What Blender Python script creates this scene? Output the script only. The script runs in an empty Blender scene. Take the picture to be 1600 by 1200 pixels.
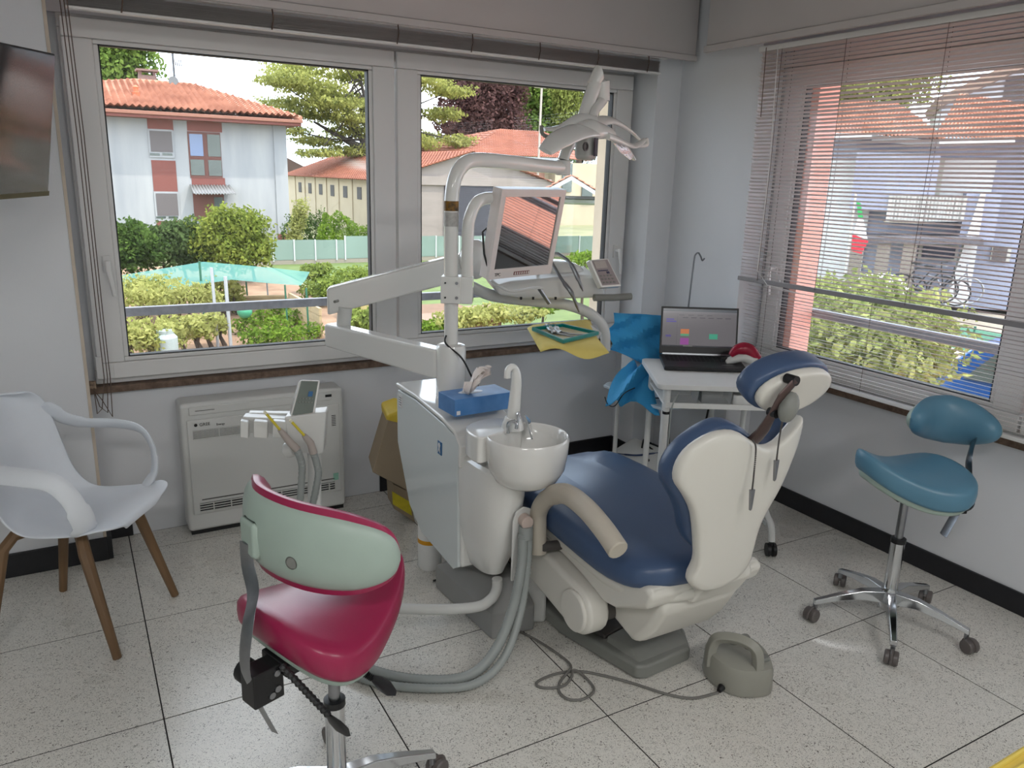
import bpy, bmesh, math, random
import numpy as np
from mathutils import Vector, Matrix
S = bpy.context.scene
R = math.radians
random.seed(7); RNG = np.random.default_rng(11)

def srgb(r, g, b):
    f = lambda c: (c/255/12.92) if c/255 <= 0.04045 else ((c/255+0.055)/1.055)**2.4
    return (f(r), f(g), f(b), 1)

# ---------- camera (solved from the 0.6 m floor tiles) ----------
FOC = 1221.5
yaw, pit, rol = 0.51827, 0.25967, 0.02897
CAM = Vector((-0.110, -1.641, 1.6025))
fw = Vector((math.sin(yaw)*math.cos(pit), math.cos(yaw)*math.cos(pit), -math.sin(pit)))
r0 = Vector((math.cos(yaw), -math.sin(yaw), 0)); u0 = r0.cross(fw)
rt = math.cos(rol)*r0 + math.sin(rol)*u0; up = -math.sin(rol)*r0 + math.cos(rol)*u0
cd = bpy.data.cameras.new('camera'); cam = bpy.data.objects.new('camera', cd)
S.collection.objects.link(cam); S.camera = cam
cd.sensor_width = 36; cd.lens = FOC/1600*36; cd.clip_end = 500; cd.clip_start = 0.05
cam.matrix_world = Matrix(((rt.x, up.x, -fw.x, CAM.x), (rt.y, up.y, -fw.y, CAM.y), (rt.z, up.z, -fw.z, CAM.z), (0, 0, 0, 1)))

# ---------- world, sun, exposure ----------
w = bpy.data.worlds.new('sky'); S.world = w; w.use_nodes = True
nt = w.node_tree; nt.nodes.clear()
out = nt.nodes.new('ShaderNodeOutputWorld'); bg = nt.nodes.new('ShaderNodeBackground')
tc = nt.nodes.new('ShaderNodeTexCoord'); mp = nt.nodes.new('ShaderNodeMapping'); mp.inputs['Scale'].default_value = (1, 1, 3)
nz = nt.nodes.new('ShaderNodeTexNoise'); nz.inputs['Scale'].default_value = 2.2; nz.inputs['Detail'].default_value = 6
cr = nt.nodes.new('ShaderNodeValToRGB'); cr.color_ramp.elements[0].position = .35; cr.color_ramp.elements[1].position = .62
cr.color_ramp.elements[0].color = srgb(196, 220, 246); cr.color_ramp.elements[1].color = srgb(250, 251, 253)
nt.links.new(tc.outputs['Generated'], mp.inputs['Vector']); nt.links.new(mp.outputs[0], nz.inputs['Vector'])
nt.links.new(nz.outputs['Fac'], cr.inputs[0]); nt.links.new(cr.outputs[0], bg.inputs[0]); nt.links.new(bg.outputs[0], out.inputs[0])
bg.inputs[1].default_value = 3.3
sd = bpy.data.lights.new('sun', 'SUN'); sd.energy = 3.0; sd.angle = R(1.0); sd.color = (1, .93, .82)
so = bpy.data.objects.new('sun', sd); S.collection.objects.link(so)
so.rotation_euler = Vector((0.30, -0.34, 0.89)).to_track_quat('Z', 'Y').to_euler()
S.view_settings.view_transform = 'Standard'; S.view_settings.look = 'None'
S.view_settings.gamma = 1; S.view_settings.use_curve_mapping = False; S.view_settings.exposure = 0.68

# ---------- helpers ----------
def ray(x, y): return rt*((x-800)/FOC) - up*((y-600)/FOC) + fw
def at(x, y, ax, v):                      # pixel + known world plane -> world point
    r = ray(x, y); i = 'XYZ'.index(ax); t = (v-CAM[i])/r[i]; return CAM + r*t

def mat(name, col, rough=.5, metal=0, spec=.5, noise=0, nscale=20, bump=0, bscale=200, coat=0, emit=None, es=1, alpha=1, trans=0, col2=None, stretch=None, ior=1.45, sss=0):
    m = bpy.data.materials.new(name); m.use_nodes = True; t = m.node_tree; b = t.nodes['Principled BSDF']
    b.inputs['Base Color'].default_value = col; b.inputs['Roughness'].default_value = rough; b.inputs['Metallic'].default_value = metal
    b.inputs['Specular IOR Level'].default_value = spec; b.inputs['Coat Weight'].default_value = coat; b.inputs['Alpha'].default_value = alpha
    b.inputs['Transmission Weight'].default_value = trans; b.inputs['IOR'].default_value = ior
    b.inputs['Coat Roughness'].default_value = .08
    if emit: b.inputs['Emission Color'].default_value = emit; b.inputs['Emission Strength'].default_value = es
    if noise or col2 or bump:
        c = t.nodes.new('ShaderNodeTexCoord'); mpn = t.nodes.new('ShaderNodeMapping'); t.links.new(c.outputs['Object'], mpn.inputs[0])
        if stretch: mpn.inputs['Scale'].default_value = stretch
    if noise or col2:
        n = t.nodes.new('ShaderNodeTexNoise'); n.inputs['Scale'].default_value = nscale; n.inputs['Detail'].default_value = 5
        t.links.new(mpn.outputs[0], n.inputs['Vector'])
        rp = t.nodes.new('ShaderNodeValToRGB'); rp.color_ramp.elements[0].position = .3; rp.color_ramp.elements[1].position = .7
        if col2: rp.color_ramp.elements[0].color = col; rp.color_ramp.elements[1].color = col2
        else:
            rp.color_ramp.elements[0].color = tuple(max(0, x*(1-noise)) for x in col[:3])+(1,)
            rp.color_ramp.elements[1].color = tuple(min(1, x*(1+noise)) for x in col[:3])+(1,)
        t.links.new(n.outputs['Fac'], rp.inputs[0]); t.links.new(rp.outputs[0], b.inputs['Base Color'])
    if bump:
        n2 = t.nodes.new('ShaderNodeTexNoise'); n2.inputs['Scale'].default_value = bscale; n2.inputs['Detail'].default_value = 4
        t.links.new(mpn.outputs[0], n2.inputs['Vector'])
        bp = t.nodes.new('ShaderNodeBump'); bp.inputs['Strength'].default_value = bump; bp.inputs['Distance'].default_value = .01
        t.links.new(n2.outputs['Fac'], bp.inputs['Height']); t.links.new(bp.outputs[0], b.inputs['Normal'])
    return m

def glassmat(name, tint=(1, 1, 1, 1), refl=.08, haze=0):
    m = bpy.data.materials.new(name); m.use_nodes = True; t = m.node_tree; t.nodes.clear()
    o = t.nodes.new('ShaderNodeOutputMaterial'); tr = t.nodes.new('ShaderNodeBsdfTransparent'); g = t.nodes.new('ShaderNodeBsdfGlossy')
    fr = t.nodes.new('ShaderNodeFresnel'); fr.inputs[0].default_value = 1.45
    mx = t.nodes.new('ShaderNodeMixShader'); tr.inputs[0].default_value = tint; g.inputs['Roughness'].default_value = .02
    mu = t.nodes.new('ShaderNodeMath'); mu.operation = 'MULTIPLY'; mu.inputs[1].default_value = refl/.08
    t.links.new(fr.outputs[0], mu.inputs[0])
    t.links.new(mu.outputs[0], mx.inputs[0]); t.links.new(tr.outputs[0], mx.inputs[1]); t.links.new(g.outputs[0], mx.inputs[2])
    last = mx
    if haze:
        df = t.nodes.new('ShaderNodeBsdfDiffuse'); df.inputs[0].default_value = (.8, .8, .8, 1)
        m2 = t.nodes.new('ShaderNodeMixShader'); m2.inputs[0].default_value = haze
        t.links.new(mx.outputs[0], m2.inputs[1]); t.links.new(df.outputs[0], m2.inputs[2]); last = m2
    t.links.new(last.outputs[0], o.inputs[0]); return m

OFF = {}                                   # world offset of each parent (parents built in world space)
LOCAL = set()                              # parents whose children are given in local space
def link(o): S.collection.objects.link(o); return o
def tag(o, label=None, cat=None, group=None, kind=None):
    if label: o['label'] = label
    if cat: o['category'] = cat
    if group: o['group'] = group
    if kind: o['kind'] = kind
    return o
def thing(name, loc, label=None, cat=None, group=None, rz=0, kind=None, local=False):
    o = bpy.data.objects.new(name, None); o.location = loc; o.rotation_euler = (0, 0, rz); o.empty_display_size = .05
    link(o); OFF[o.name] = Vector(loc)
    if local: LOCAL.add(o.name)
    return tag(o, label, cat, group, kind)

class MB:
    def __init__(s): s.v = []; s.f = []
    def add(s, vs, fs):
        k = len(s.v); s.v += [tuple(p) for p in vs]; s.f += [tuple(i+k for i in f) for f in fs]; return s
    def box(s, c, d, M=None):
        hx, hy, hz = d[0]/2, d[1]/2, d[2]/2
        vs = [Vector((x*hx, y*hy, z*hz)) for x in (-1, 1) for y in (-1, 1) for z in (-1, 1)]
        if M is not None: vs = [M @ v for v in vs]
        c = Vector(c); vs = [v+c for v in vs]
        return s.add(vs, [(0, 1, 3, 2), (4, 6, 7, 5), (0, 4, 5, 1), (2, 3, 7, 6), (0, 2, 6, 4), (1, 5, 7, 3)])
    def bx(s, x0, x1, y0, y1, z0, z1): return s.box(((x0+x1)/2, (y0+y1)/2, (z0+z1)/2), (abs(x1-x0), abs(y1-y0), abs(z1-z0)))
    def loft(s, rings, cap0=True, cap1=True, closed=True):
        n = len(rings[0]); vs = [p for r in rings for p in r]; fs = []
        for i in range(len(rings)-1):
            for j in range(n if closed else n-1):
                a = i*n+j; b = i*n+(j+1) % n; fs.append((a, b, b+n, a+n))
        if cap0: fs.append(tuple(range(n))[::-1])
        if cap1: fs.append(tuple((len(rings)-1)*n+j for j in range(n)))
        return s.add(vs, fs)
    def prism(s, poly, a, b, plane='XY'):           # poly in a plane, extruded between a and b along the third axis
        def P(u, v, w): return {'XY': (u, v, w), 'YZ': (w, u, v), 'XZ': (u, w, v)}[plane]
        return s.loft([[P(u, v, a) for u, v in poly], [P(u, v, b) for u, v in poly]])
    def lathe(s, prof, c=(0, 0, 0), n=24, M=None, cap=True):
        rings = []
        for r, z in prof:
            ring = [Vector((r*math.cos(2*math.pi*k/n), r*math.sin(2*math.pi*k/n), z)) for k in range(n)]
            if M is not None: ring = [M @ v for v in ring]
            rings.append([v+Vector(c) for v in ring])
        return s.loft(rings, cap, cap)
    def cyl(s, p, q, r, n=16, r2=None):
        p, q = Vector(p), Vector(q); d = q-p; M = d.to_track_quat('Z', 'Y').to_matrix()
        return s.lathe([(r, 0), (r if r2 is None else r2, d.length)], p, n, M)
    def tube(s, pts, r, n=10, cap=True, flat=None, upv=None):
        pts = [Vector(p) for p in pts]; m = len(pts); rs = r if isinstance(r, (list, tuple)) else [r]*m
        T = []
        for i in range(m):
            d = pts[min(i+1, m-1)]-pts[max(i-1, 0)]; T.append(d.normalized())
        nrm = Vector(upv) if upv else (Vector((0, 0, 1)) if abs(T[0].z) < .9 else Vector((1, 0, 0)))
        rings = []
        for i in range(m):
            nrm = (nrm - T[i]*nrm.dot(T[i])).normalized(); bn = T[i].cross(nrm)
            fl = flat if flat else 1
            rings.append([pts[i] + nrm*(rs[i]*fl*math.cos(2*math.pi*k/n)) + bn*(rs[i]*math.sin(2*math.pi*k/n)) for k in range(n)])
        return s.loft(rings, cap, cap)
    def sph(s, c, r, n=16, m=10, M=None):
        r = (r, r, r) if not isinstance(r, (tuple, list)) else r
        rings = []
        for i in range(1, m):
            a = math.pi*i/m
            ring = [Vector((r[0]*math.sin(a)*math.cos(2*math.pi*k/n), r[1]*math.sin(a)*math.sin(2*math.pi*k/n), -r[2]*math.cos(a))) for k in range(n)]
            if M is not None: ring = [M @ v for v in ring]
            rings.append([v+Vector(c) for v in ring])
        return s.loft(rings)
    def pad(s, outline, zf, top, bot, prof=None, M=None, c=(0, 0, 0)):
        # cushion: closed outline (x,y); zf(x,y) mid height; rounded edge; top/bot thickness
        cx = sum(p[0] for p in outline)/len(outline); cy = sum(p[1] for p in outline)/len(outline)
        steps = [(.0, 1), (.35, 1), (.6, 1), (.8, .99), (.9, .95), (.96, .82), (.99, .55), (1.0, 0)]
        rings = []
        def ring(k, h):
            o = []
            for x, y in outline:
                px, py = cx+(x-cx)*k, cy+(y-cy)*k; v = Vector((px, py, zf(px, py)+h))
                o.append(v)
            return o
        for k, t in steps[1:-1]: rings.append(ring(k, -bot*t))
        rings.append(ring(1.0, 0))
        for k, t in steps[-2:0:-1]: rings.append(ring(k, top*t))
        if M is not None: rings = [[M @ v for v in r] for r in rings]
        rings = [[v+Vector(c) for v in r] for r in rings]
        return s.loft(rings)
    def build(s, name, m, parent=None, bevel=0, smooth=35, sub=0, kind=None, solid=0, segs=2):
        me = bpy.data.meshes.new(name); off = Vector((0, 0, 0))
        if parent is not None and parent.name not in LOCAL: off = OFF.get(parent.name, off)
        me.from_pydata([tuple(Vector(p)-off) for p in s.v], [], s.f); me.update()
        b = bmesh.new(); b.from_mesh(me); bmesh.ops.recalc_face_normals(b, faces=b.faces); b.to_mesh(me); b.free()
        if smooth:
            me.shade_smooth(); me.set_sharp_from_angle(angle=R(smooth))
        me.materials.append(m); o = bpy.data.objects.new(name, me)
        if parent is not None:
            o.parent = parent; OFF[o.name] = off
            if parent.name in LOCAL: LOCAL.add(o.name)
        else: OFF[o.name] = Vector((0, 0, 0))
        link(o)
        if solid:
            md = o.modifiers.new('s', 'SOLIDIFY'); md.thickness = solid; md.offset = 0
        if bevel:
            md = o.modifiers.new('b', 'BEVEL'); md.width = bevel; md.segments = segs; md.limit_method = 'ANGLE'; md.angle_limit = R(40); md.harden_normals = True
        if sub:
            md = o.modifiers.new('u', 'SUBSURF'); md.levels = sub; md.render_levels = sub
        if kind: o['kind'] = kind
        return o
def smoothpts(pts, k=6, closed=False):
    P = [Vector(p) for p in pts]; n = len(P); o = []
    rng = range(n) if closed else range(n-1)
    for i in rng:
        p0 = P[(i-1) % n] if closed else P[max(i-1, 0)]; p1 = P[i]; p2 = P[(i+1) % n]; p3 = P[(i+2) % n] if closed else P[min(i+2, n-1)]
        for j in range(k):
            t = j/k
            o.append(.5*((2*p1)+(-p0+p2)*t+(2*p0-5*p1+4*p2-p3)*t*t+(-p0+3*p1-3*p2+p3)*t**3))
    if not closed: o.append(P[-1])
    return o
def sm2(pts, k=6): return [(v.x, v.y) for v in smoothpts([(a, b, 0) for a, b in pts], k, True)]
def dup(o, parent=None, loc=None):
    c = o.copy(); link(c)
    if parent is not None: c.parent = parent
    if loc is not None: c.location = loc
    return c
def text(body, size, m, parent, M, ext=.0006, name='lettering'):
    cu = bpy.data.curves.new(name, 'FONT'); cu.body = body; cu.size = size; cu.extrude = ext; cu.align_x = 'CENTER'; cu.align_y = 'CENTER'
    t = bpy.data.objects.new(name, cu); link(t); dg = bpy.context.evaluated_depsgraph_get()
    me = bpy.data.meshes.new_from_object(t.evaluated_get(dg)); bpy.data.objects.remove(t); bpy.data.curves.remove(cu)
    off = Vector((0, 0, 0)) if (parent is not None and parent.name in LOCAL) else (OFF.get(parent.name, Vector()) if parent else Vector())
    me.transform(Matrix.Translation(-off) @ M); me.materials.clear(); me.materials.append(m)
    o = bpy.data.objects.new(name, me); o.parent = parent; link(o); OFF[o.name] = off; return o
def frameM(o, x, y):                        # matrix with origin o, local x and y axes
    x = Vector(x).normalized(); y = Vector(y); z = x.cross(y).normalized(); y = z.cross(x)
    return Matrix(((x.x, y.x, z.x, o[0]), (x.y, y.y, z.y, o[1]), (x.z, y.z, z.z, o[2]), (0, 0, 0, 1)))

# ---------- shared materials ----------
WALL = mat('wall paint', srgb(218, 219, 222), .75, noise=.02, nscale=3, bump=.05, bscale=150)
MINT = mat('mint wall paint', srgb(196, 202, 202), .8, noise=.03, nscale=3)
PVC = mat('white pvc', srgb(222, 220, 218), .32, noise=.01, nscale=5)
BOXP = mat('shutter box paint', srgb(188, 182, 180), .5, noise=.02, nscale=4)
GLASS = glassmat('window glass', (.97, .98, .98, 1), .06)
GASKET = mat('black gasket', srgb(30, 34, 38), .6, noise=.1)
BASEB = mat('black baseboard', srgb(30, 30, 34), .45, noise=.15, nscale=30)
LACQ = mat('glossy white lacquer', srgb(224, 223, 219), .14, coat=.6, noise=.01, nscale=2)
LACQ2 = mat('satin white plastic', srgb(209, 209, 206), .35, noise=.015, nscale=3)
CHROME = mat('chrome', srgb(205, 207, 210), .12, metal=1, noise=.02, nscale=10)
STEEL = mat('brushed steel', srgb(150, 152, 156), .28, metal=1, noise=.05, nscale=60)
GREYP = mat('grey plastic', srgb(128, 129, 124), .45, noise=.03, nscale=30, bump=.05, bscale=400)
DGREYP = mat('dark grey plastic', srgb(74, 70, 68), .5, noise=.05, nscale=30)
BLACKP = mat('black plastic', srgb(22, 22, 24), .4, noise=.1, nscale=30, bump=.05, bscale=400)
CASTERM = mat('grey brown caster plastic', srgb(94, 88, 86), .35, noise=.05, nscale=30)
WOOD = mat('oiled wood', srgb(126, 98, 70), .45, col2=srgb(100, 76, 52), nscale=14, stretch=(1, 1, .12), bump=.05, bscale=60)
HOSE = mat('grey hose', srgb(150, 155, 153), .4, noise=.03)
# ================= the room =================
def struct(name, mb, m, bevel=0): o = mb.build(name, m, None, bevel); o['kind'] = 'structure'; return o
GAPM = mat('floor joint black', srgb(34, 30, 28), .8, noise=.3, nscale=40)
def tilemat():
    m = bpy.data.materials.new('speckled resilient tile'); m.use_nodes = True; t = m.node_tree; b = t.nodes['Principled BSDF']
    b.inputs['Roughness'].default_value = .3; b.inputs['Specular IOR Level'].default_value = .55
    c = t.nodes.new('ShaderNodeTexCoord'); oi = t.nodes.new('ShaderNodeObjectInfo')
    ad = t.nodes.new('ShaderNodeVectorMath'); ad.operation = 'ADD'; t.links.new(c.outputs['Object'], ad.inputs[0]); t.links.new(oi.outputs['Location'], ad.inputs[1])
    n = t.nodes.new('ShaderNodeTexNoise'); n.inputs['Scale'].default_value = 30; n.inputs['Detail'].default_value = 3; n.inputs['Distortion'].default_value = 6
    n3 = t.nodes.new('ShaderNodeTexNoise'); n3.inputs['Scale'].default_value = 120; n3.inputs['Detail'].default_value = 2; n3.inputs['Distortion'].default_value = 2.5
    n2 = t.nodes.new('ShaderNodeTexNoise'); n2.inputs['Scale'].default_value = 2.5
    for q in (n, n2, n3): t.links.new(ad.outputs[0], q.inputs['Vector'])
    r = t.nodes.new('ShaderNodeValToRGB'); e = r.color_ramp.elements
    e[0].position = .34; e[0].color = srgb(84, 78, 70); e[1].position = .43; e[1].color = srgb(222, 219, 212)
    x = e.new(.62); x.color = srgb(226, 223, 216); x = e.new(.70); x.color = srgb(180, 175, 166)
    t.links.new(n3.outputs['Fac'], r.inputs[0])
    r2 = t.nodes.new('ShaderNodeValToRGB'); e = r2.color_ramp.elements
    e[0].position = .2; e[0].color = (.93, .93, .92, 1); e[1].position = .75; e[1].color = (1, 1, 1, 1); t.links.new(n2.outputs['Fac'], r2.inputs[0])
    mx = t.nodes.new('ShaderNodeMix'); mx.data_type = 'RGBA'; mx.blend_type = 'MULTIPLY'; mx.inputs[0].default_value = 1
    t.links.new(r.outputs[0], mx.inputs[6]); t.links.new(r2.outputs[0], mx.inputs[7]); t.links.new(mx.outputs[2], b.inputs['Base Color'])
    rr = t.nodes.new('ShaderNodeMapRange'); rr.inputs[3].default_value = .22; rr.inputs[4].default_value = .36; b.inputs['Coat Weight'].default_value = .35; b.inputs['Coat Roughness'].default_value = .3
    t.links.new(n2.outputs['Fac'], rr.inputs[0]); t.links.new(rr.outputs[0], b.inputs['Roughness'])
    bp = t.nodes.new('ShaderNodeBump'); bp.inputs['Strength'].default_value = .04; bp.inputs['Distance'].default_value = .003
    t.links.new(n.outputs['Fac'], bp.inputs['Height']); t.links.new(bp.outputs[0], b.inputs['Normal'])
    return m
TILE = tilemat()
YB, YW, XR, XW, CH = 1.98, 1.78, 3.0, 2.82, 2.76          # niche back, wall front (back side); niche, wall front (right side); ceiling
fl = MB().bx(-2.4, 3.02, -3.4, 2.0, -.2, -.0012).build('floor', GAPM); fl['kind'] = 'structure'
tile0 = None
for i in range(-4, 6):
    for j in range(-6, 4):
        x0, y0 = i*.6, j*.6; x1 = min(x0+.6, 3.0); y1 = min(y0+.6, 1.98)
        if x1-x0 < .05 or x0 >= 3.0: continue
        g = .0022
        if x1-x0 > .59 and y1-y0 > .59:
            if tile0 is None:
                tile0 = MB().bx(g, .6-g, g, .6-g, -.002, 0).build('tile', TILE, fl, bevel=.0004); o = tile0
            else: o = tile0.copy(); link(o)
            o.location = (x0, y0, 0)
        else:
            o = MB().bx(g, x1-x0-g, g, y1-y0-g, -.002, 0).build('tile', TILE, fl, bevel=.0004); o.location = (x0, y0, 0)
struct('ceiling', MB().bx(-2.5, 3.4, -3.5, 2.3, CH, CH+.15), WALL)
wb = MB()
wb.bx(-2.6, -.095, YW, 2.17, 0, CH)                          # left of the niche
wb.bx(-.095, 2.66, YB, 2.17, 0, .675); wb.bx(-.095, 2.66, YB, 2.17, 2.15, CH)
wb.bx(-.095, -.06, YB+.03, 2.17, .675, 2.15); wb.bx(2.60, 2.66, YB+.06, 2.17, .675, 2.15)
wb.bx(2.66, 3.17, YW, 2.17, 0, CH)
struct('wall_back', wb, WALL)
wr = MB()
wr.bx(XW, 3.17, 1.22, YW, 0, CH); wr.bx(XR, 3.17, -1.5, 1.22, 0, .655); wr.bx(XR, 3.17, -1.5, 1.22, 2.15, CH); wr.bx(XW, 3.17, -3.5, -1.5, 0, CH)
struct('wall_right', wr, WALL)
struct('wall_left', MB().bx(-2.6, -2.4, -3.5, YW, 0, CH), MINT)
struct('wall_front', MB().bx(-2.4, 3.0, -3.6, -3.4, 0, CH), MINT)
# outer skin: pink render seen at the window reveals
PINK = mat('pink exterior render', srgb(218, 170, 156), .85, noise=.05, nscale=6, bump=.1, bscale=60)
BEIGE = mat('beige exterior render', srgb(205, 190, 170), .85, noise=.06, nscale=6, bump=.1, bscale=60)
o = MB().bx(2.599, 2.62, YB+.08, 2.2, .66, 2.16).build('trim_1', BEIGE); o['kind'] = 'structure'
o = MB().bx(3.06, 3.2, 1.07, 1.3, -1.9, 3.0).build('trim_2', PINK); o['kind'] = 'structure'
o = MB().bx(3.17, 3.2, 1.3, 2.2, -1.9, 3.0).bx(-2.6, 3.2, 2.17, 2.2, -1.9, .64).bx(3.17, 3.2, -3.6, 1.07, -1.9, .62).build('trim_3', PINK); o['kind'] = 'structure'
# unseen eave added above the windows to keep the high sun off the glass
o = MB().bx(-3, 3.9, 2.17, 2.8, 2.62, 2.9).bx(3.17, 3.9, -4, 2.17, 2.62, 2.9).bx(-3, 3.9, -4, 2.8, 2.9, 3.1).build('added_eave', BEIGE); o['kind'] = 'structure'
# baseboards
for nm, b in (('baseboard_back', MB().bx(-2.4, -.085, YW-.014, YW, 0, .1).bx(-.1, -.07, YW-.01, YB, 0, .1).bx(-.08, .02, YB-.012, YB, 0, .1).bx(1.18, 1.42, YB-.012, YB, 0, .1).bx(2.2, 2.66, YB-.014, YB, 0, .1).bx(2.648, 2.66, YW, YB, 0, .1).bx(2.66, 2.8, YW-.014, YW, 0, .1)),
              ('baseboard_right', MB().bx(XR-.014, XR, -1.5, 1.22, 0, .09).bx(XW-.014, XR, 1.206, 1.22, 0, .09).bx(XW-.014, XW, 1.206, YW, 0, .09))):
    struct(nm, b, BASEB, .003)
# stone sills
SILL = mat('brown travertine sill', srgb(128, 106, 90), .6, col2=srgb(86, 68, 56), nscale=45, bump=.2, bscale=70)
struct('trim_5', MB().bx(-.09, 2.655, YB-.035, 2.22, .672, .702), SILL, .003)
struct('trim_6', MB().bx(XR-.035, 3.22, -1.5, 1.215, .652, .684), SILL, .003)
# corner beading strip at the left niche edge and the conduit below
struct('trim_7', MB().bx(-.1, -.088, YW-.003, YW+.012, .1, 2.2), mat('yellowed bead', srgb(198, 184, 168), .5, noise=.05), .001)

def window(n, name, T, w, zb, zt, splits, hand):
    # T(u, d, z): u along the wall, d outward depth, z up
    root = bpy.data.objects.new(name, None); link(root); root['kind'] = 'structure'; root.location = T(0, 0, zb); OFF[root.name] = Vector(root.location)
    def B(mb, u0, u1, d0, d1, z0, z1):
        a = T(u0, d0, z0); b = T(u1, d1, z1); mb.bx(min(a[0], b[0]), max(a[0], b[0]), min(a[1], b[1]), max(a[1], b[1]), z0, z1)
    m = MB(); B(m, 0, w, .03, .10, zb, zb+.06); B(m, 0, w, .03, .10, zt-.05, zt); B(m, 0, .06, .03, .10, zb+.06, zt-.05); B(m, w-.06, w, .03, .10, zb+.06, zt-.05)
    m.build('frame', PVC, root, bevel=.004)
    for si, (a, b, hu) in enumerate(splits):
        s = MB(); t = .105; z0, z1 = zb+.025, zt-.012; gb = zb+.115
        B(s, a, b, 0, .07, z0, gb-.02); B(s, a, b, 0, .07, zt-.085, z1); B(s, a, a+t, 0, .07, gb-.02, zt-.085); B(s, b-t, b, 0, .07, gb-.02, zt-.085)
        sash = s.build('sash', PVC, root, bevel=.006)
        bd = MB(); e = .018
        B(bd, a+t-.002, b-t+.002, .008, .05, gb-.02, gb); B(bd, a+t-.002, b-t+.002, .008, .05, zt-.085-e, zt-.085); B(bd, a+t-.002, a+t+e, .008, .05, gb, zt-.085-e); B(bd, b-t-e, b-t+.002, .008, .05, gb, zt-.085-e)
        bd.build('glazing_bead', PVC, sash, bevel=.006)
        gk = MB(); f = .004; A0, A1, Z0, Z1 = a+t+e, b-t-e, gb, zt-.085-e
        B(gk, A0-.002, A0+f, .012, .05, Z0, Z1); B(gk, A1-f, A1+.002, .012, .05, Z0, Z1); B(gk, A0, A1, .012, .05, Z0-.002, Z0+f); B(gk, A0, A1, .012, .05, Z1-f, Z1+.002)
        gk.build('gasket', GASKET, sash)
        g = MB(); B(g, A0, A1, .030, .034, Z0, Z1); g.build('glass_pane', GLASS, sash, smooth=0)
        # handle: rosette and lever
        if hu is not None:
            zc = zb+.50; h = MB(); p = T(hu, -.006, zc)
            B(h, hu-.014, hu+.014, -.010, 0, zc-.03, zc+.04)
            q0 = T(hu, 0, zc+.012); q1 = T(hu, -.045, zc+.012)
            h.cyl(q0, q1, .009, 12)
            h.tube([T(hu, -.042, zc+.022), T(hu, -.048, zc-.01), T(hu+.008*hand, -.05, zc-.06), T(hu+.014*hand, -.046, zc-.12)], [.011, .010, .009, .007], 10)
            h.build('handle', PVC, sash, bevel=.002)
    return root
W1 = window(1, 'window_1', lambda u, d, z: (-.06+u, 1.95+d, z), 2.72, .705, 2.15,
            [(.01, 1.335, .085), (1.345, 2.70, 2.64)], 1)
# hinge covers, worn corner block
MB().bx(-.055, -.03, 1.945, 1.96, .735, .83).bx(-.008, .01, 1.944, 1.96, .735, .80).build('hinge', PVC, W1, bevel=.002)
MB().bx(-.094, -.062, 1.93, 1.955, .70, .73).build('corner_block', mat('chipped block', srgb(190, 165, 140), .7, col2=srgb(70, 55, 45), nscale=60), W1, bevel=.002)
W2 = window(2, 'window_2', lambda u, d, z: (2.975+d, 1.22-u, z), 2.70, .685, 2.15, [(.01, 1.34, .085), (1.35, 2.69, 2.6)], 1)
# outside rails
RAILM = mat('galvanised rail', srgb(134, 134, 140), .5, metal=.3, noise=.12, nscale=40)
tag(MB().bx(-.2, 2.62, 2.215, 2.25, .945, .985).build('window_guard_rail', RAILM, bevel=.004), 'grey metal guard bar outside the wide window with two sashes', 'rail')
tag(MB().bx(3.21, 3.245, -1.5, 1.1, .945, .985).build('window_guard_rail', RAILM, bevel=.004), 'grey metal guard bar outside the window with the lowered blinds', 'rail')
# shutter boxes
def shutterbox(name, b, lip, label):
    r = thing(name, b[0]); tag(r, label, 'shutter box')
    b[1].build('box', BOXP, r, bevel=.004); lip.build('edge_trim', BOXP, r, bevel=.003)
    return r
shutterbox('roller_shutter_box', ((1.3, 1.66, 2.2), MB().bx(-.9, 2.80, 1.66, 1.779, 2.225, CH-.002)), MB().bx(-.9, 2.803, 1.650, 1.672, 2.197, 2.224), 'grey-beige shutter box above the two-sash window')
shutterbox('roller_shutter_box', ((2.72, 0, 2.2), MB().bx(2.72, 2.819, -1.5, 1.5, 2.245, CH-.002)), MB().bx(2.708, 2.732, -1.5, 1.505, 2.214, 2.244), 'grey-beige shutter box above the lowered blinds')

# ---- venetian blinds ----
SLATM = mat('aluminium slat', srgb(214, 208, 206), .4, metal=0, noise=.02, nscale=6)
CORD = mat('blind cord', srgb(96, 80, 72), .8, noise=.1)
def slatmesh(L, wdt, cup=.0016):
    m = MB(); n = 5; rings = []
    for e in (-L/2, -L/6, L/6, L/2):
        rings.append([Vector((e, -wdt/2+wdt*k/(n-1), cup*(1-(2*k/(n-1)-1)**2))) for k in range(n)])
    m.loft(rings, False, False, closed=False); return m
bl = thing('venetian_blind', (1.3, 1.735, 2.2), 'raised aluminium venetian blind bunched under the shutter box', 'blind')
LOCAL.add(bl.name)
s0 = slatmesh(2.66, .032).build('slat', SLATM, bl, smooth=60, solid=.0004); s0.location = (0, 0, -.012)
for k in range(1, 20):
    o = dup(s0, bl, (random.uniform(-.003, .003), random.uniform(-.002, .002), -.012-.0026*k)); o.rotation_euler = (random.uniform(-.05, .05), 0, random.uniform(-.001, .001))
MB().box((0, 0, -.068), (2.665, .03, .01)).build('bottom_rail', PVC, bl, bevel=.003)
MB().box((.02, 0, .012), (2.7, .036, .022)).build('head_rail', PVC, bl, bevel=.003)
for x in (-1.15, -.62, -.1, .25, .6, .93, 1.24):
    MB().tube([(x, -.02, .02), (x+.004, -.021, -.03), (x-.003, -.019, -.07)], .0028, 6).build('ladder_tape', CORD, bl)
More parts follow.
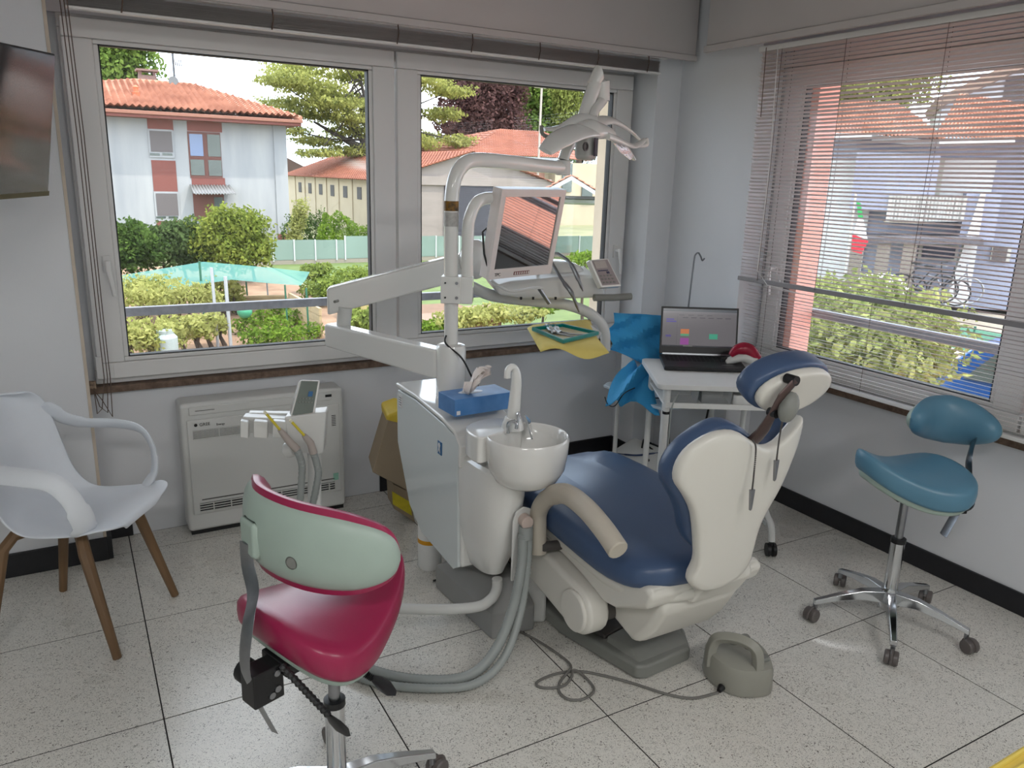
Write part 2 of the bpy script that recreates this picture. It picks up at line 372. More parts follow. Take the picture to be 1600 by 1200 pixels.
for i, dx in enumerate((0, .012, .022)):
    MB().tube([(-1.345+dx, -.03, .02), (-1.335+dx, .02, -.5), (-1.332+dx, .16, -1.2), (-1.33+dx, .17, -1.45), (-1.35+dx*1.6, .165, -1.58-.02*i), (-1.37+dx, .165, -1.6+.03*i), (-1.372, .166, -1.5)], .0018, 6).build('lift_cord', CORD, bl)

b2 = thing('venetian_blind', (2.785, -.14, 2.2), 'upper lowered venetian blind ending in a dark bar halfway down the right window', 'blind', rz=0); LOCAL.add(b2.name)
TILT = R(17); L2 = 2.66
def slatY(L, wdt, cup=.0022):
    m = slatmesh(L, wdt, cup); M = Matrix.Rotation(TILT, 3, 'Y') @ Matrix.Rotation(R(90), 3, 'Z')
    m.v = [tuple(M @ Vector(p)) for p in m.v]; return m
s0 = slatY(L2, .025).build('slat', SLATM, b2, smooth=60, solid=.0003); s0.location = (0, 0, -.02)
for k in range(1, 62):
    o = dup(s0, b2, (random.uniform(-.001, .001), random.uniform(-.006, .004), -.02-.0168*k)); o.rotation_euler = (random.uniform(-.0012, .0012), random.uniform(-.03, .03), 0)
MB().box((0, 0, -1.052), (.026, L2, .02)).build('bottom_rail', mat('grey bottom rail', srgb(128, 124, 126), .4, noise=.03), b2, bevel=.003)
MB().box((0, 0, .0), (.03, L2+.02, .025)).build('head_rail', PVC, b2, bevel=.003)
for y in (1.2, .86, .42, -.2, -.75):
    for dx in (-.0135, .0135):
        MB().tube([(dx, y+.0, .0), (dx, y-.006, -.5), (dx, y, -1.05)], .0011, 5).build('ladder_cord', CORD, b2)
MB().tube([(-.03, 1.28, 0), (-.03, 1.27, -.3)], .002, 6).build('tilt_wand', CORD, b2)
MB().tube([(-.02, 1.22, 0), (-.025, 1.19, -.5), (-.02, 1.2, -1.0), (-.03, 1.12, -1.06), (-.03, .9, -1.075)], .002, 6).build('lift_cord', PVC, b2)
b3 = thing('venetian_blind', (2.85, -.14, 2.2), 'lower thin-slatted venetian blind in front of the right window sill', 'blind'); LOCAL.add(b3.name)
s1 = slatY(L2, .025).build('slat', SLATM, b3, smooth=60, solid=.0003); s1.location = (0, 0, -1.09)
for k in range(1, 24):
    o = dup(s1, b3, (random.uniform(-.002, .002), random.uniform(-.01, .01), -1.09-.0158*k)); o.rotation_euler = (random.uniform(-.003, .003), random.uniform(-.05, .05)-.03, 0)
MB().box((0, 0, -1.475), (.024, L2, .016)).build('bottom_rail', PVC, b3, bevel=.003)
for y in (1.2, .62, -.2, -.8): MB().tube([(0, y, -1.05), (0, y, -1.47)], .0011, 5).build('ladder_cord', CORD, b3)
for y in (1.2, -.8): MB().tube([(0, y, 0), (0, y, -1.05)], .0011, 5).build('ladder_cord', CORD, b3)
MB().box((0, 0, 0), (.024, L2, .02)).build('head_rail', PVC, b3, bevel=.003)

# ceiling fill lamps added behind the camera, unseen, to brighten the room
def fill_lamp(x, y, e, label):
    r = thing('fill_lamp', (x, y, CH), label, 'lamp')
    MB().bx(x-.62, x+.62, y-.17, y+.17, CH-.05, CH-.001).build('housing', PVC, r, bevel=.004)
    MB().bx(x-.59, x+.59, y-.14, y+.14, CH-.058, CH-.05).build('diffuser', mat('fill lamp diffuser', (1, 1, 1, 1), .5, emit=(1, .97, .93, 1), es=3, noise=.01) if 'fill lamp diffuser' not in bpy.data.materials else bpy.data.materials['fill lamp diffuser'], r)
    l = bpy.data.lights.new('fill_light', 'AREA'); l.shape = 'RECTANGLE'; l.size = 1.15; l.size_y = .26; l.energy = e; l.color = (1, .985, .97)
    o = bpy.data.objects.new('fill_light', l); link(o); o.location = (0, 0, -.065); o.parent = r
fill_lamp(-1.0, -2.2, 19, 'long white fill lamp added behind the camera on the left'); fill_lamp(1.2, -2.6, 19, 'long white fill lamp added behind the camera on the right')
# ================= outdoors (ground 3.5 m below eye level) =================
GZ = -1.9
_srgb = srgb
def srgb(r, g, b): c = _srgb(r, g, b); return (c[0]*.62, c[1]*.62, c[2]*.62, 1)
def leafmat(name, c1, c2, sc=1.5, tr=.35):
    m = bpy.data.materials.new(name); m.use_nodes = True; t = m.node_tree; t.nodes.clear()
    o = t.nodes.new('ShaderNodeOutputMaterial'); d = t.nodes.new('ShaderNodeBsdfDiffuse'); l = t.nodes.new('ShaderNodeBsdfTranslucent'); mx = t.nodes.new('ShaderNodeMixShader')
    c = t.nodes.new('ShaderNodeTexCoord'); n = t.nodes.new('ShaderNodeTexNoise'); n.inputs['Scale'].default_value = sc; n.inputs['Detail'].default_value = 8; n.inputs['Roughness'].default_value = .8
    r = t.nodes.new('ShaderNodeValToRGB'); r.color_ramp.elements[0].position = .35; r.color_ramp.elements[1].position = .65
    r.color_ramp.elements[0].color = c1; r.color_ramp.elements[1].color = c2
    t.links.new(c.outputs['Object'], n.inputs['Vector']); t.links.new(n.outputs['Fac'], r.inputs[0])
    t.links.new(r.outputs[0], d.inputs[0]); t.links.new(r.outputs[0], l.inputs[0]); mx.inputs[0].default_value = tr
    t.links.new(d.outputs[0], mx.inputs[1]); t.links.new(l.outputs[0], mx.inputs[2]); t.links.new(mx.outputs[0], o.inputs[0]); return m
def leaves(name, blobs, n, size, m, parent, flat=0.0, droop=0, inner=.25, asp=.55):
    vol = np.array([b[1][0]*b[1][1]*b[1][2] for b in blobs])**.67; vol = vol/vol.sum(); idx = RNG.choice(len(blobs), n, p=vol)
    C = np.array([tuple(b[0]) for b in blobs])[idx]; Rr = np.array([b[1] for b in blobs])[idx]
    d = RNG.normal(size=(n, 3)); d /= np.linalg.norm(d, axis=1)[:, None]; rad = inner+(1-inner)*RNG.random(n)**.45
    ph = RNG.random((3, 3))*6; lob = 1+.22*np.sin(d@np.array([[5., 3, 4], [-4, 5, 3], [3, -5, 5]]).T+idx[:, None]*1.7).sum(1)/1.5
    p = C + d*Rr*(rad*lob)[:, None]
    nn = d*(.45-.4*flat)+RNG.normal(size=(n, 3))*.6; nn[:, 2] += flat*.8; nn /= np.linalg.norm(nn, axis=1)[:, None]
    a = RNG.normal(size=(n, 3)); a[:, 2] -= droop*3; a -= nn*(a*nn).sum(1)[:, None]; a /= np.linalg.norm(a, axis=1)[:, None]; b = np.cross(nn, a)
    s = size*.72*(.5+1.0*RNG.random(n))[:, None]
    V = np.stack([p-a*s, p+b*s*asp, p+a*s, p-b*s*asp], 1).reshape(-1, 3); F = np.arange(4*n).reshape(n, 4)
    off = np.array(OFF[parent.name]) if parent else 0
    me = bpy.data.meshes.new(name); me.from_pydata((V-off).tolist(), [], F.tolist()); me.materials.append(m)
    o = bpy.data.objects.new(name, me); o.parent = parent; link(o); return o
BARK = mat('bark', srgb(84, 70, 60), .9, noise=.25, nscale=8, bump=.3, bscale=20)
def tree(name, label, base, th, tr, blobs, n, size, m, lean=(0, 0), group=None, branches=0, **k):
    r = thing(name, base, label, 'tree', group)
    b = Vector(base); top = b+Vector((lean[0], lean[1], th)); tb = MB(); tb.tube([b, b.lerp(top, .5)+Vector((.05, 0, 0)), top], [tr, tr*.75, tr*.5], 9)
    for bl_ in blobs[:branches]:
        c = Vector(bl_[0]); s = b.lerp(top, random.uniform(.45, .95)); tb.tube([s, s.lerp(c, .5)+Vector((0, 0, -.1*(c-s).length)), c], [tr*.4, tr*.28, tr*.1], 6)
    tb.build('trunk', BARK, r); leaves('foliage', blobs, n, size, m, r, **k); return r
def pl(P0, n): return (Vector(P0), Vector(n).normalized())
def PX(x, y, P):
    r = ray(x, y); t = (P[0]-CAM).dot(P[1])/r.dot(P[1]); return CAM+r*t
def YP(y): return pl((0, y, 0), (0, -1, 0))
def slab(mb, P, pxs, d, back=0):            # pixel polygon on plane P, thickness d behind the plane
    a = [PX(x, y, P)-P[1]*back for x, y in pxs]; return mb.loft([a, [p-P[1]*d for p in a]])
def rect(mb, P, x0, y0, x1, y1, d, back=0): # upright rectangle from two pixel corners
    A = PX(x0, y0, P); B = PX(x1, y1, P); q = [Vector((A.x, A.y, A.z)), Vector((B.x, B.y, A.z)), Vector((B.x, B.y, B.z)), Vector((A.x, A.y, B.z))]
    q = [p-P[1]*back for p in q]; return mb.loft([q, [p-P[1]*d for p in q]])
TERRA = mat('terracotta roof tile', srgb(214, 154, 126), .85, col2=srgb(172, 112, 88), nscale=1.2, bump=.2, bscale=8)
TERRA2 = mat('flat orange roof tile', srgb(176, 108, 82), .85, col2=srgb(150, 88, 66), nscale=.8, bump=.2, bscale=4)
def tiles(mb, a, b, c, d, nr, nc, amp=.04, step=.05):   # a-b eave, d-c ridge; corrugated, stepped rows
    a, b, c, d = map(Vector, (a, b, c, d)); nv = (b-a).cross(d-a).normalized(); nv = nv if nv.z > 0 else -nv
    rings = []; K = nc*6; da = (b-a).normalized(); sp = (b-a).length/nc; a0_ = a.copy()
    for i in range(nr):
        for e, h in ((0, step), (.97, 0)):
            t = (i+e)/nr; p, q = a.lerp(d, t), b.lerp(c, t)
            rings.append([(lambda s_: s_+nv*(h+amp*math.sin(2*math.pi*(s_-a0_).dot(da)/sp)))(p.lerp(q, j/K)) for j in range(K+1)])
    mb.loft(rings, False, False, closed=False)

# ---- grounds ----
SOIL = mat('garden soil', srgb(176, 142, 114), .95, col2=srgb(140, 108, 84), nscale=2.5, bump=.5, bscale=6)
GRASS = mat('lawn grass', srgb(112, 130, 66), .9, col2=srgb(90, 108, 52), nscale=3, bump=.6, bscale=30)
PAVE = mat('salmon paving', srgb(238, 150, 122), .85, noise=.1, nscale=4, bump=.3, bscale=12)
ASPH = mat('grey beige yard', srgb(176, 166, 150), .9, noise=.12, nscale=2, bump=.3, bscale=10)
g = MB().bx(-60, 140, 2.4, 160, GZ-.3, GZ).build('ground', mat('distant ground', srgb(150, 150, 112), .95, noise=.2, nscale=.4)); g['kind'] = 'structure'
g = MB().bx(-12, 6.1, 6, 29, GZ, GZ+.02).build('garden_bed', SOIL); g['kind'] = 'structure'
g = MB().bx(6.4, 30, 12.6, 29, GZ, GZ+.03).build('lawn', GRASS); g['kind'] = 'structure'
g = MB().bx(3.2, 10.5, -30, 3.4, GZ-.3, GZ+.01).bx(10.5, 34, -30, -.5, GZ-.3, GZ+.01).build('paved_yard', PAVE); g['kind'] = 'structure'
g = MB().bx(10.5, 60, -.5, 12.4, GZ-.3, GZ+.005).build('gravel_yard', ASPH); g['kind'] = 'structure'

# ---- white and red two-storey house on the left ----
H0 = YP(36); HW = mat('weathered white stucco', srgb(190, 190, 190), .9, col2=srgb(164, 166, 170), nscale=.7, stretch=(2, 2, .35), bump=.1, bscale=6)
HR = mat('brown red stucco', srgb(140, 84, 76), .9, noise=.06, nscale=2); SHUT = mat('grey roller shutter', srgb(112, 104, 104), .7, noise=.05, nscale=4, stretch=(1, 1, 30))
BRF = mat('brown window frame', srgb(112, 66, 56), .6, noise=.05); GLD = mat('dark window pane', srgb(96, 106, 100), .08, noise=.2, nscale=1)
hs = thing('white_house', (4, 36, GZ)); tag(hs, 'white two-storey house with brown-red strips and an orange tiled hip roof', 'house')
A = PX(445, 190, H0); L = PX(60, 180, H0)
w_ = MB(); w_.bx(L.x-3, A.x, 36, 44, GZ, A.z+.1); w_.build('wall', HW, hs)
MB().bx(A.x-.55, A.x+.02, 35.94, 36.02, GZ+.6, A.z+.08).build('corner_pilaster', HW, hs)
MB().bx(A.x-.56, A.x+.03, 35.93, 36.03, GZ, GZ+.6).build('plinth', HR, hs)
for (x0, y0, x1, y1) in ((229, 182, 271, 204), (291, 184, 347, 207), (236, 250, 278, 301), (299, 277, 352, 290), (244, 344, 284, 372)):
    m = MB(); rect(m, H0, x0, y0, x1, y1, .03, -.02); m.build('red_panel', HR, hs)
def hwin(x0, y0, x1, y1, shut, px_frame=3, sub=None):
    m = MB(); rect(m, H0, x0-px_frame, y0-px_frame, x1+px_frame, y1+px_frame, .04, -.05); f = m.build('window', HW, hs)
    m = MB(); rect(m, H0, x0, y0, x1, shut, .02, -.07); s = m.build('shutter', SHUT, f)
    if y1-shut > 3:
        xm = (x0+x1)/2
        for a, b in ((x0+1, xm-2), (xm+2, x1-1)):
            m = MB(); rect(m, H0, a, shut+1, b, y1-1, .02, -.075); m.build('pane', GLD, f)
hwin(233, 204, 270, 244, 238); hwin(243, 302, 279, 342, 337)
m = MB(); rect(m, H0, 292, 205, 348, 279, .04, -.03); f = m.build('window', BRF, hs)
BLUEP = mat('pane with painted sky reflection', srgb(120, 140, 178), .06, noise=.1)  # blue base colour paints a sky reflection on one pane
for k, (a, b, c_, d_) in enumerate(((295, 209, 318, 244), (323, 210, 345, 245), (297, 249, 320, 274), (325, 250, 347, 275))):
    m = MB(); rect(m, H0, a, b, c_, d_, .03, -.05); m.build('pane', BLUEP if k == 0 else GLD, f)
m = MB(); rect(m, H0, 301, 302, 352, 345, .04, -.03); f = m.build('door', BRF, hs)
m = MB(); rect(m, H0, 334, 308, 350, 343, .03, -.05); m.build('pane', GLD, f)
a, b = PX(300, 289, H0), PX(352, 289, H0); m = MB(); tiles(m, (a.x-.1, 34.9, a.z-.35), (b.x+.25, 34.9, b.z-.35), (b.x+.2, 36, b.z), (a.x-.1, 36, a.z), 1, 14, .03, 0)
m.build('corrugated_canopy', mat('grey corrugated sheet', srgb(150, 150, 150), .6, noise=.1), hs, solid=.02)
ez = PX(445, 190, H0).z+.12; ex1 = PX(458, 190, H0).x+.15; ex0 = L.x-3.6; E0 = (ex0, 35.2, ez); E1 = (ex1, 35.2, ez)
rp = YP(40.2); Rr = PX(300, 134, rp); Rl = PX(208, 126, rp); rz_ = Rr.z; Rl = Vector((Rl.x, Rl.y, rz_)); Rr = Vector((Rr.x, Rr.y, rz_))
m = MB(); tiles(m, E0, E1, Rr, (Rl.x, Rl.y, rz_), 20, 52, .05, .14); B0, B1 = (ex0, 45.2, ez), (ex1, 45.2, ez)
tiles(m, E1, B1, Rr, Rr, 18, 30, .045, .07); tiles(m, B0, E0, Rl, Rl, 18, 30, .045, .07); tiles(m, B1, B0, Rl, Rr, 10, 20, .045, .07)
rf = m.build('roof', TERRA, hs); 
m = MB(); m.tube([E1, Rr], .12, 8); m.tube([Rl, Rr], .13, 8); m.tube([E0, Rl], .12, 8); m.build('ridge_tiles', TERRA, rf)
MB().bx(ex0, ex1, 35.15, 45.2, ez-.32, ez-.06).build('eave', HR, hs)
MB().bx(ex0, ex1+.05, 35.06, 35.16, ez-.2, ez-.06).build('gutter', mat('copper gutter', srgb(160, 106, 86), .6, noise=.1), hs, bevel=.02)
c = PX(230, 122, YP(41)); m = MB(); m.box((c.x, 41, c.z-.3), (.75, .6, .8)); m.box((c.x-.3, 41, c.z+.18), (.12, .5, .2)); m.box((c.x+.3, 41, c.z+.18), (.12, .5, .2)); m.box((c.x, 41, c.z+.32), (.95, .8, .09)); m.build('chimney', mat('grey chimney', srgb(140, 112, 104), .9, noise=.1), hs)
c = PX(214, 160, YP(37.2)); MB().lathe([(.17, 0), (.15, .45), (.17, .5), (.1, .52), (.1, .65), (.13, .72), (.03, .8)], (c.x, 37.2, c.z-.1), 12).build('flue_pipe', mat('orange clay pipe', srgb(222, 122, 84), .7, noise=.05), hs)
c = PX(273, 128, YP(40)); ant = MB().cyl((c.x, 40, c.z-.3), (c.x, 40, c.z+1.5), .05, 6); ant.box((c.x+.32, 40, c.z+1.4), (.75, .06, .06))
for k in range(7): ant.box((c.x+k*.11, 40, c.z+1.4), (.04, .4, .04))
for k in range(4): ant.box((c.x+.1+k*.08, 40, c.z+.85), (.035, .05, .28))
ant.build('antenna', mat('antenna metal', srgb(80, 82, 86), .5, noise=.1), hs)
c = PX(271, 127, YP(39.8)); MB().lathe([(.22, .04), (.16, .015), (.01, 0)], c, 20, Matrix.Rotation(R(80), 3, 'X')).build('satellite_dish', mat('dish grey', srgb(110, 112, 112), .6, noise=.05), hs)

# ---- long shed with orange roof, gable to the right ----
gn = YP(40); fnY = YP(62)
e0 = PX(600, 279, gn); e1 = PX(448, 272, fnY); k0 = PX(738, 237, gn); k1 = PX(530, 241, fnY)
e0.z = e1.z = (e0.z+e1.z)/2; k0.z = k1.z = (k0.z+k1.z)/2; rgt = Vector((k0.x+(k0.x-e0.x)*1.0, 40, e0.z)); rgt2 = Vector((k1.x+(k1.x-e1.x), 62, e0.z))
CRM = mat('cream wall', srgb(212, 196, 168), .9, noise=.05, nscale=1); GRYW = mat('gable in grey shade', srgb(168, 156, 148), .9, noise=.08, nscale=.8, stretch=(1, 1, 3))  # gable grey has the shade of the shed's end painted in
sh = thing('shed', (e0.x, 40, GZ)); tag(sh, 'long low shed with flat orange tile roof and grey gable end', 'building')
z = lambda v, zz: Vector((v.x, v.y, zz))
MB().loft([[e0, k0, rgt, z(rgt, GZ), z(e0, GZ)], [e1, k1, rgt2, z(rgt2, GZ), z(e1, GZ)]]).build('wall', GRYW, sh, smooth=0)
sd_ = (e1-e0).normalized(); nn = Vector((-sd_.y, sd_.x, 0)) ; nn = nn if nn.x < 0 else -nn
m = MB(); q = [e0+nn*.03, e1+nn*.03, z(e1, GZ)+nn*.03, z(e0, GZ)+nn*.03]; m.loft([q, [p-nn*.05 for p in q]]); m.build('side_wall', CRM, sh)
Ls = (e1-e0).length
for k in range(7):
    p = e0+sd_*(Ls*(.12+k*.125)); m = MB(); q = [p+nn*.1, p+sd_*.3+nn*.1]; m.loft([[q[0], q[1], z(q[1], GZ), z(q[0], GZ)], [v-nn*.08 for v in (q[0], q[1], z(q[1], GZ), z(q[0], GZ))]]); m.build('pilaster', CRM, sh)
for k in range(6):
    p = e0+sd_*(Ls*(.17+k*.125))+Vector((0, 0, -.55)); m = MB(); q = [p, p+sd_*.8, p+sd_*.8+Vector((0, 0, -.7)), p+Vector((0, 0, -.7))]
    m.loft([[v+nn*.06 for v in q], [v for v in q]]); m.build('grille_window', mat('dark grille', srgb(84, 80, 80), .7, noise=.2, nscale=6) if k == 0 else bpy.data.materials['dark grille'], sh)
ov = Vector((0, -.35, 0)); m = MB(); dn = Vector((0, 0, -.12))
tiles(m, e0+ov+nn*.4+dn, e1+nn*.4+dn, k1, k0+ov, 26, 60, .03, .05); tiles(m, rgt+ov-nn*.4+dn, rgt2-nn*.4+dn, k1, k0+ov, 16, 30, .03, .05)
m.build('roof', TERRA2, sh, solid=.05)
x0 = PX(694, 290, gn); x1 = PX(772, 362, gn); MB().bx(x0.x, x1.x, 39.9, 40.05, GZ, x0.z).build('roller_door', mat('dark slatted door', srgb(66, 64, 72), .6, noise=.1, nscale=2, stretch=(1, 1, 25)), sh)
MB().bx(e0.x+.3, rgt.x, 39.85, 40.05, x0.z+.02, x0.z+.5).build('lintel', GRYW, sh)

# ---- cream house with wide orange roof behind ----
cb = YP(50); ch = thing('cream_house', (22, 50, GZ)); tag(ch, 'cream house with a wide shallow orange roof and white fascia', 'house')
a = PX(745, 242, cb); b = PX(862, 242, cb); c_ = PX(1010, 250, cb); ezc = a.z
MB().bx(a.x, b.x, 50.3, 58, GZ, ezc-.3).bx(b.x, b.x+10, 49.4, 58, GZ, ezc-.3).build('wall', CRM, ch)
tp = YP(56); t0 = PX(782, 209, tp); t1 = PX(850, 206, tp)
m = MB(); tiles(m, (a.x-1.5, 49, ezc), (b.x, 49, ezc), (t1.x, 56, t1.z), (t0.x, 56, t1.z), 18, 40, .03, .05)
tiles(m, (a.x-4, 60, ezc), (a.x-1.5, 49, ezc), (t0.x, 56, t1.z), (t0.x, 56, t1.z), 10, 20, .03, .05); tiles(m, (b.x, 49, ezc), (b.x+7, 55, ezc), (t1.x, 56, t1.z), (t1.x, 56, t1.z), 10, 20, .03, .05)
m.build('roof', TERRA2, ch, solid=.05)
MB().bx(a.x-1.5, b.x, 48.9, 49.05, ezc-.32, ezc-.02).build('fascia', HW, ch); MB().bx(a.x, b.x, 49, 50.3, ezc-.34, ezc-.3).build('soffit', HW, ch)
for (x0_, y0_, x1_, y1_) in ((910, 290, 925, 318), (880, 255, 893, 300)):
    m = MB(); rect(m, YP(49.3), x0_, y0_, x1_, y1_, .06); m.build('window', GLD, ch)
MB().bx(a.x+.5, b.x-.5, 50.1, 50.3, ezc-1.8, ezc-.6).build('balcony_awning', mat('red striped awning', srgb(190, 140, 120), .8, noise=.2, nscale=2), ch)
# ---- gabled carport ----
cpn = YP(24); ap = PX(893, 275, cpn); l_ = PX(852, 302, cpn); cp = thing('carport', (ap.x, 24, GZ)); tag(cp, 'small carport with white gable fascia and timber slat ceiling behind the monitor', 'carport')
WD2 = mat('pale larch boards', srgb(168, 152, 108), .8, col2=srgb(128, 112, 76), nscale=8, stretch=(1, 8, 1)); WHT = mat('white painted timber', srgb(222, 222, 220), .7, noise=.04)
rv = ray(893, 300); dv = Vector((rv.x, rv.y, 0)).normalized()*5; pv = Vector((dv.y, -dv.x, 0)).normalized(); hw_ = 1.05*(ap.x-l_.x)/pv.x*.82
l_ = ap-pv*hw_+Vector((0, 0, l_.z-ap.z)); th_ = Vector((0, 0, -.16))
rr = ap+pv*hw_+Vector((0, 0, l_.z-ap.z)); un_ = dv/5
for s_, e_ in ((-1, l_), (1, rr)):
    MB().loft([[e_, ap, ap+th_, e_+th_], [v+un_*.1 for v in (e_, ap, ap+th_, e_+th_)]]).build('fascia', WHT, cp)
    m = MB(); tiles(m, e_+un_*.1+Vector((0, 0, .02)), e_+dv+Vector((0, 0, .02)), ap+dv+Vector((0, 0, .02)), ap+un_*.1+Vector((0, 0, .02)), 5, 14, .03, .04); m.build('roof', TERRA, cp, solid=.04)
    for k in range(11):
        o_ = un_*(.15+.43*k); q = [e_+o_+Vector((0, 0, -.08)), ap+o_+Vector((0, 0, -.08)), ap+o_+Vector((0, 0, -.14)), e_+o_+Vector((0, 0, -.14))]
        MB().loft([q, [v+un_*.22 for v in q]]).build('slat', WD2, cp)
for e_ in (l_, rr):
    for y_ in (.15, 4.8): p = e_+un_*y_; MB().bx(p.x-.05, p.x+.05, p.y-.05, p.y+.05, GZ, e_.z-.05).build('post', WHT, cp)
MB().tube([l_+un_*.1+Vector((0, 0, -.15)), rr+un_*.1+Vector((0, 0, -.15))], .07, 6).build('tie_beam', mat('dark steel beam', srgb(70, 68, 64), .6, noise=.1), cp)
MB().tube([l_+dv+Vector((0, 0, -.4)), rr+dv+Vector((0, 0, -.4))], .16, 6).build('rear_beam', WHT, cp)

# ---- screen fence across the plots: posts and panels ----
FEN = mat('pale green screen panel', srgb(150, 172, 160), .7, alpha=.88, noise=.08, nscale=1, stretch=(1, 1, .2)); POST = mat('white post', srgb(216, 220, 216), .5, noise=.03)
fe = thing('screen_fence', (8, 28.5, GZ)); tag(fe, 'pale green screen fence with white posts crossing the plots', 'fence')
FP_ = YP(28.5); zb = GZ+.15
MB().bx(PX(400, 400, FP_).x, PX(1000, 400, FP_).x, 28.5, 28.75, GZ, zb+.1).build('base_wall', mat('fence base concrete', srgb(168, 158, 142), .9, noise=.1), fe)
posts = [394, 427, 460, 493, 526, 539.5, 577, 615, 648, 681, 717, 752, 790, 828, 866, 904, 942]
for i, x in enumerate(posts):
    tall = x > 530; c = PX(x, 400, FP_); zt = (PX(x, 369, FP_) if tall else PX(x, 375, FP_)).z
    if i == 0: pz = c.z
    MB().bx(c.x-.025, c.x+.025, 28.46, 28.52, zb, zt+.02).build('post', POST, fe)
    if i+1 < len(posts):
        d = PX(posts[i+1], 400, FP_); MB().bx(c.x+.03, d.x-.03, 28.49, 28.50, zb+.05, zt).build('panel', FEN, fe)

# ---- hedges, domes and trees ----
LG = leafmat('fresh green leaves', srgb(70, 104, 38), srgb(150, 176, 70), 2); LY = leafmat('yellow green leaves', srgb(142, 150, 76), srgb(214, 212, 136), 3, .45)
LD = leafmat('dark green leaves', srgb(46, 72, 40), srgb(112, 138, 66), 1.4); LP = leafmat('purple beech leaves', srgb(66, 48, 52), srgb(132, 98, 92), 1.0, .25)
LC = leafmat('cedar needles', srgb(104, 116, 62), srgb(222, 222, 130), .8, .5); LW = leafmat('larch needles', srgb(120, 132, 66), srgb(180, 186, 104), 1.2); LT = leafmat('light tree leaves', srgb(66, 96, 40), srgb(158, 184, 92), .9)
def C_(px, py, Y): v = at(px, py, 'Y', Y); return Vector((v.x, v.y, v.z))
def plant(name, label, cat, blobs, n, size, m, group=None, stem=None, **k):
    c = Vector(blobs[0][0]); r = thing(name, (c.x, c.y, GZ), label, cat, group)
    if stem:
        sb = MB()
        for bl_ in blobs[:stem]:
            q = Vector(bl_[0]); sb.tube([(q.x+.05, q.y, GZ), (q.x-.04, q.y, (GZ+q.z)/2), q], [.05, .035, .015], 6)
        sb.build('stem', BARK, r)
    leaves('foliage', blobs, n, size, m, r, **k); return r
c = C_(527, 350, 31); plant('dome_shrub', 'clipped round dome shrub behind the screen fence', 'shrub', [((c.x, 31, GZ+.75), (.82, .8, 1.05))], 5000, .07, LG, inner=.85, stem=1, droop=.6)
c = C_(478, 352, 34); plant('hedge', 'dark clipped hedge left of the dome shrub', 'hedge', [((c.x+t, 34.5, GZ+.6), (.7, .5, 1.0)) for t in (-.3, .3, .9)], 5000, .07, LD, inner=.7)
c = C_(580, 356, 34); plant('hedge', 'low bright hedge right of the dome shrub', 'hedge', [((c.x+t, 34, GZ+.5), (.6, .5, .62)) for t in (-.7, 0, .7, 1.4)], 4000, .07, LG, inner=.7)
c = C_(462, 352, 32); plant('climbing_shrub', 'yellowish upright shrub at the corner of the white house', 'shrub', [((c.x-.1+.1*t, 32.5, GZ+.2+t*.35), (.35, .35, .4)) for t in range(6)], 2500, .08, LY, stem=1)
# the big bush mass in front of the white house
def bushrow(spec, Y): return [((C_(x, y, Y+dy).x, Y+dy, C_(x, y, Y).z), (rx, rx*.9, rz)) for x, y, rx, rz, dy in spec]
plant('garden_shrub', 'large round yellow-green shrub against the white house', 'shrub', bushrow([(360, 368, .95, .95, 0), (330, 378, .7, .8, .3), (392, 372, .75, .8, .2), (355, 345, .6, .5, 0), (375, 395, .8, .6, -.2), (395, 350, .4, .4, 0), (410, 390, .4, .5, 0)], 24), 9000, .085, leafmat('shrub leaves', srgb(84, 108, 44), srgb(176, 184, 88), 2, .35), stem=3)
plant('garden_shrub', 'dark grey-green shrub left of the big round shrub', 'shrub', bushrow([(255, 385, .8, .7, 0), (285, 378, .7, .7, .2), (300, 400, .6, .5, 0), (270, 362, .4, .35, 0), (312, 372, .5, .5, .4)], 24.5), 6500, .085, leafmat('grey green leaves', srgb(62, 84, 48), srgb(120, 140, 88), 2, .3), stem=2)
plant('garden_shrub', 'dark green shrub nearest the left window frame', 'shrub', bushrow([(205, 385, .8, .75, 0), (180, 390, .8, .8, 0), (230, 392, .6, .5, 0), (215, 362, .35, .3, 0)], 24), 6000, .085, LD, stem=2)
# fruit bushes on the near beds
k = 0
for i, (x, y, Y, r_, g_) in enumerate(((215, 470, 15, .62, 'a'), (262, 462, 15.5, .62, 0), (305, 460, 16, .5, 0), (235, 520, 13.4, .5, 0), (285, 512, 14, .45, 0), (325, 505, 14.5, .4, 0), (205, 530, 13, .45, 0), (345, 450, 18, .5, 0), (362, 470, 18.5, .35, 0), (190, 450, 17, .5, 0), (245, 447, 18, .5, 0))):
    c = C_(x, y, Y); lab = ['leafy yellow-green bush beside the left window frame', 'broad yellow-green bush under the middle of the net', 'yellow-green bush just left of the two pale poles', 'low bush with bare branches by the white barrel', 'small yellow-green bush left of the poles on bare soil', 'small bush directly left of the nearest pale pole', 'lowest bush in the left corner of the window', 'bush under the peak of the green net', 'small bush behind the taller pale pole', 'far bush at the left end of the net', 'bush behind the net with yellow top shoots'][i]
    plant('fruit_bush', lab, 'bush', [((c.x, Y, c.z), (r_, r_*.8, r_*.62)), ((c.x+r_*.7, Y+.2, c.z-.1), (r_*.5, r_*.5, r_*.45)), ((c.x-r_*.6, Y, c.z+.05), (r_*.5, r_*.5, r_*.4))], 900, .065, LY, stem=3, inner=.1)
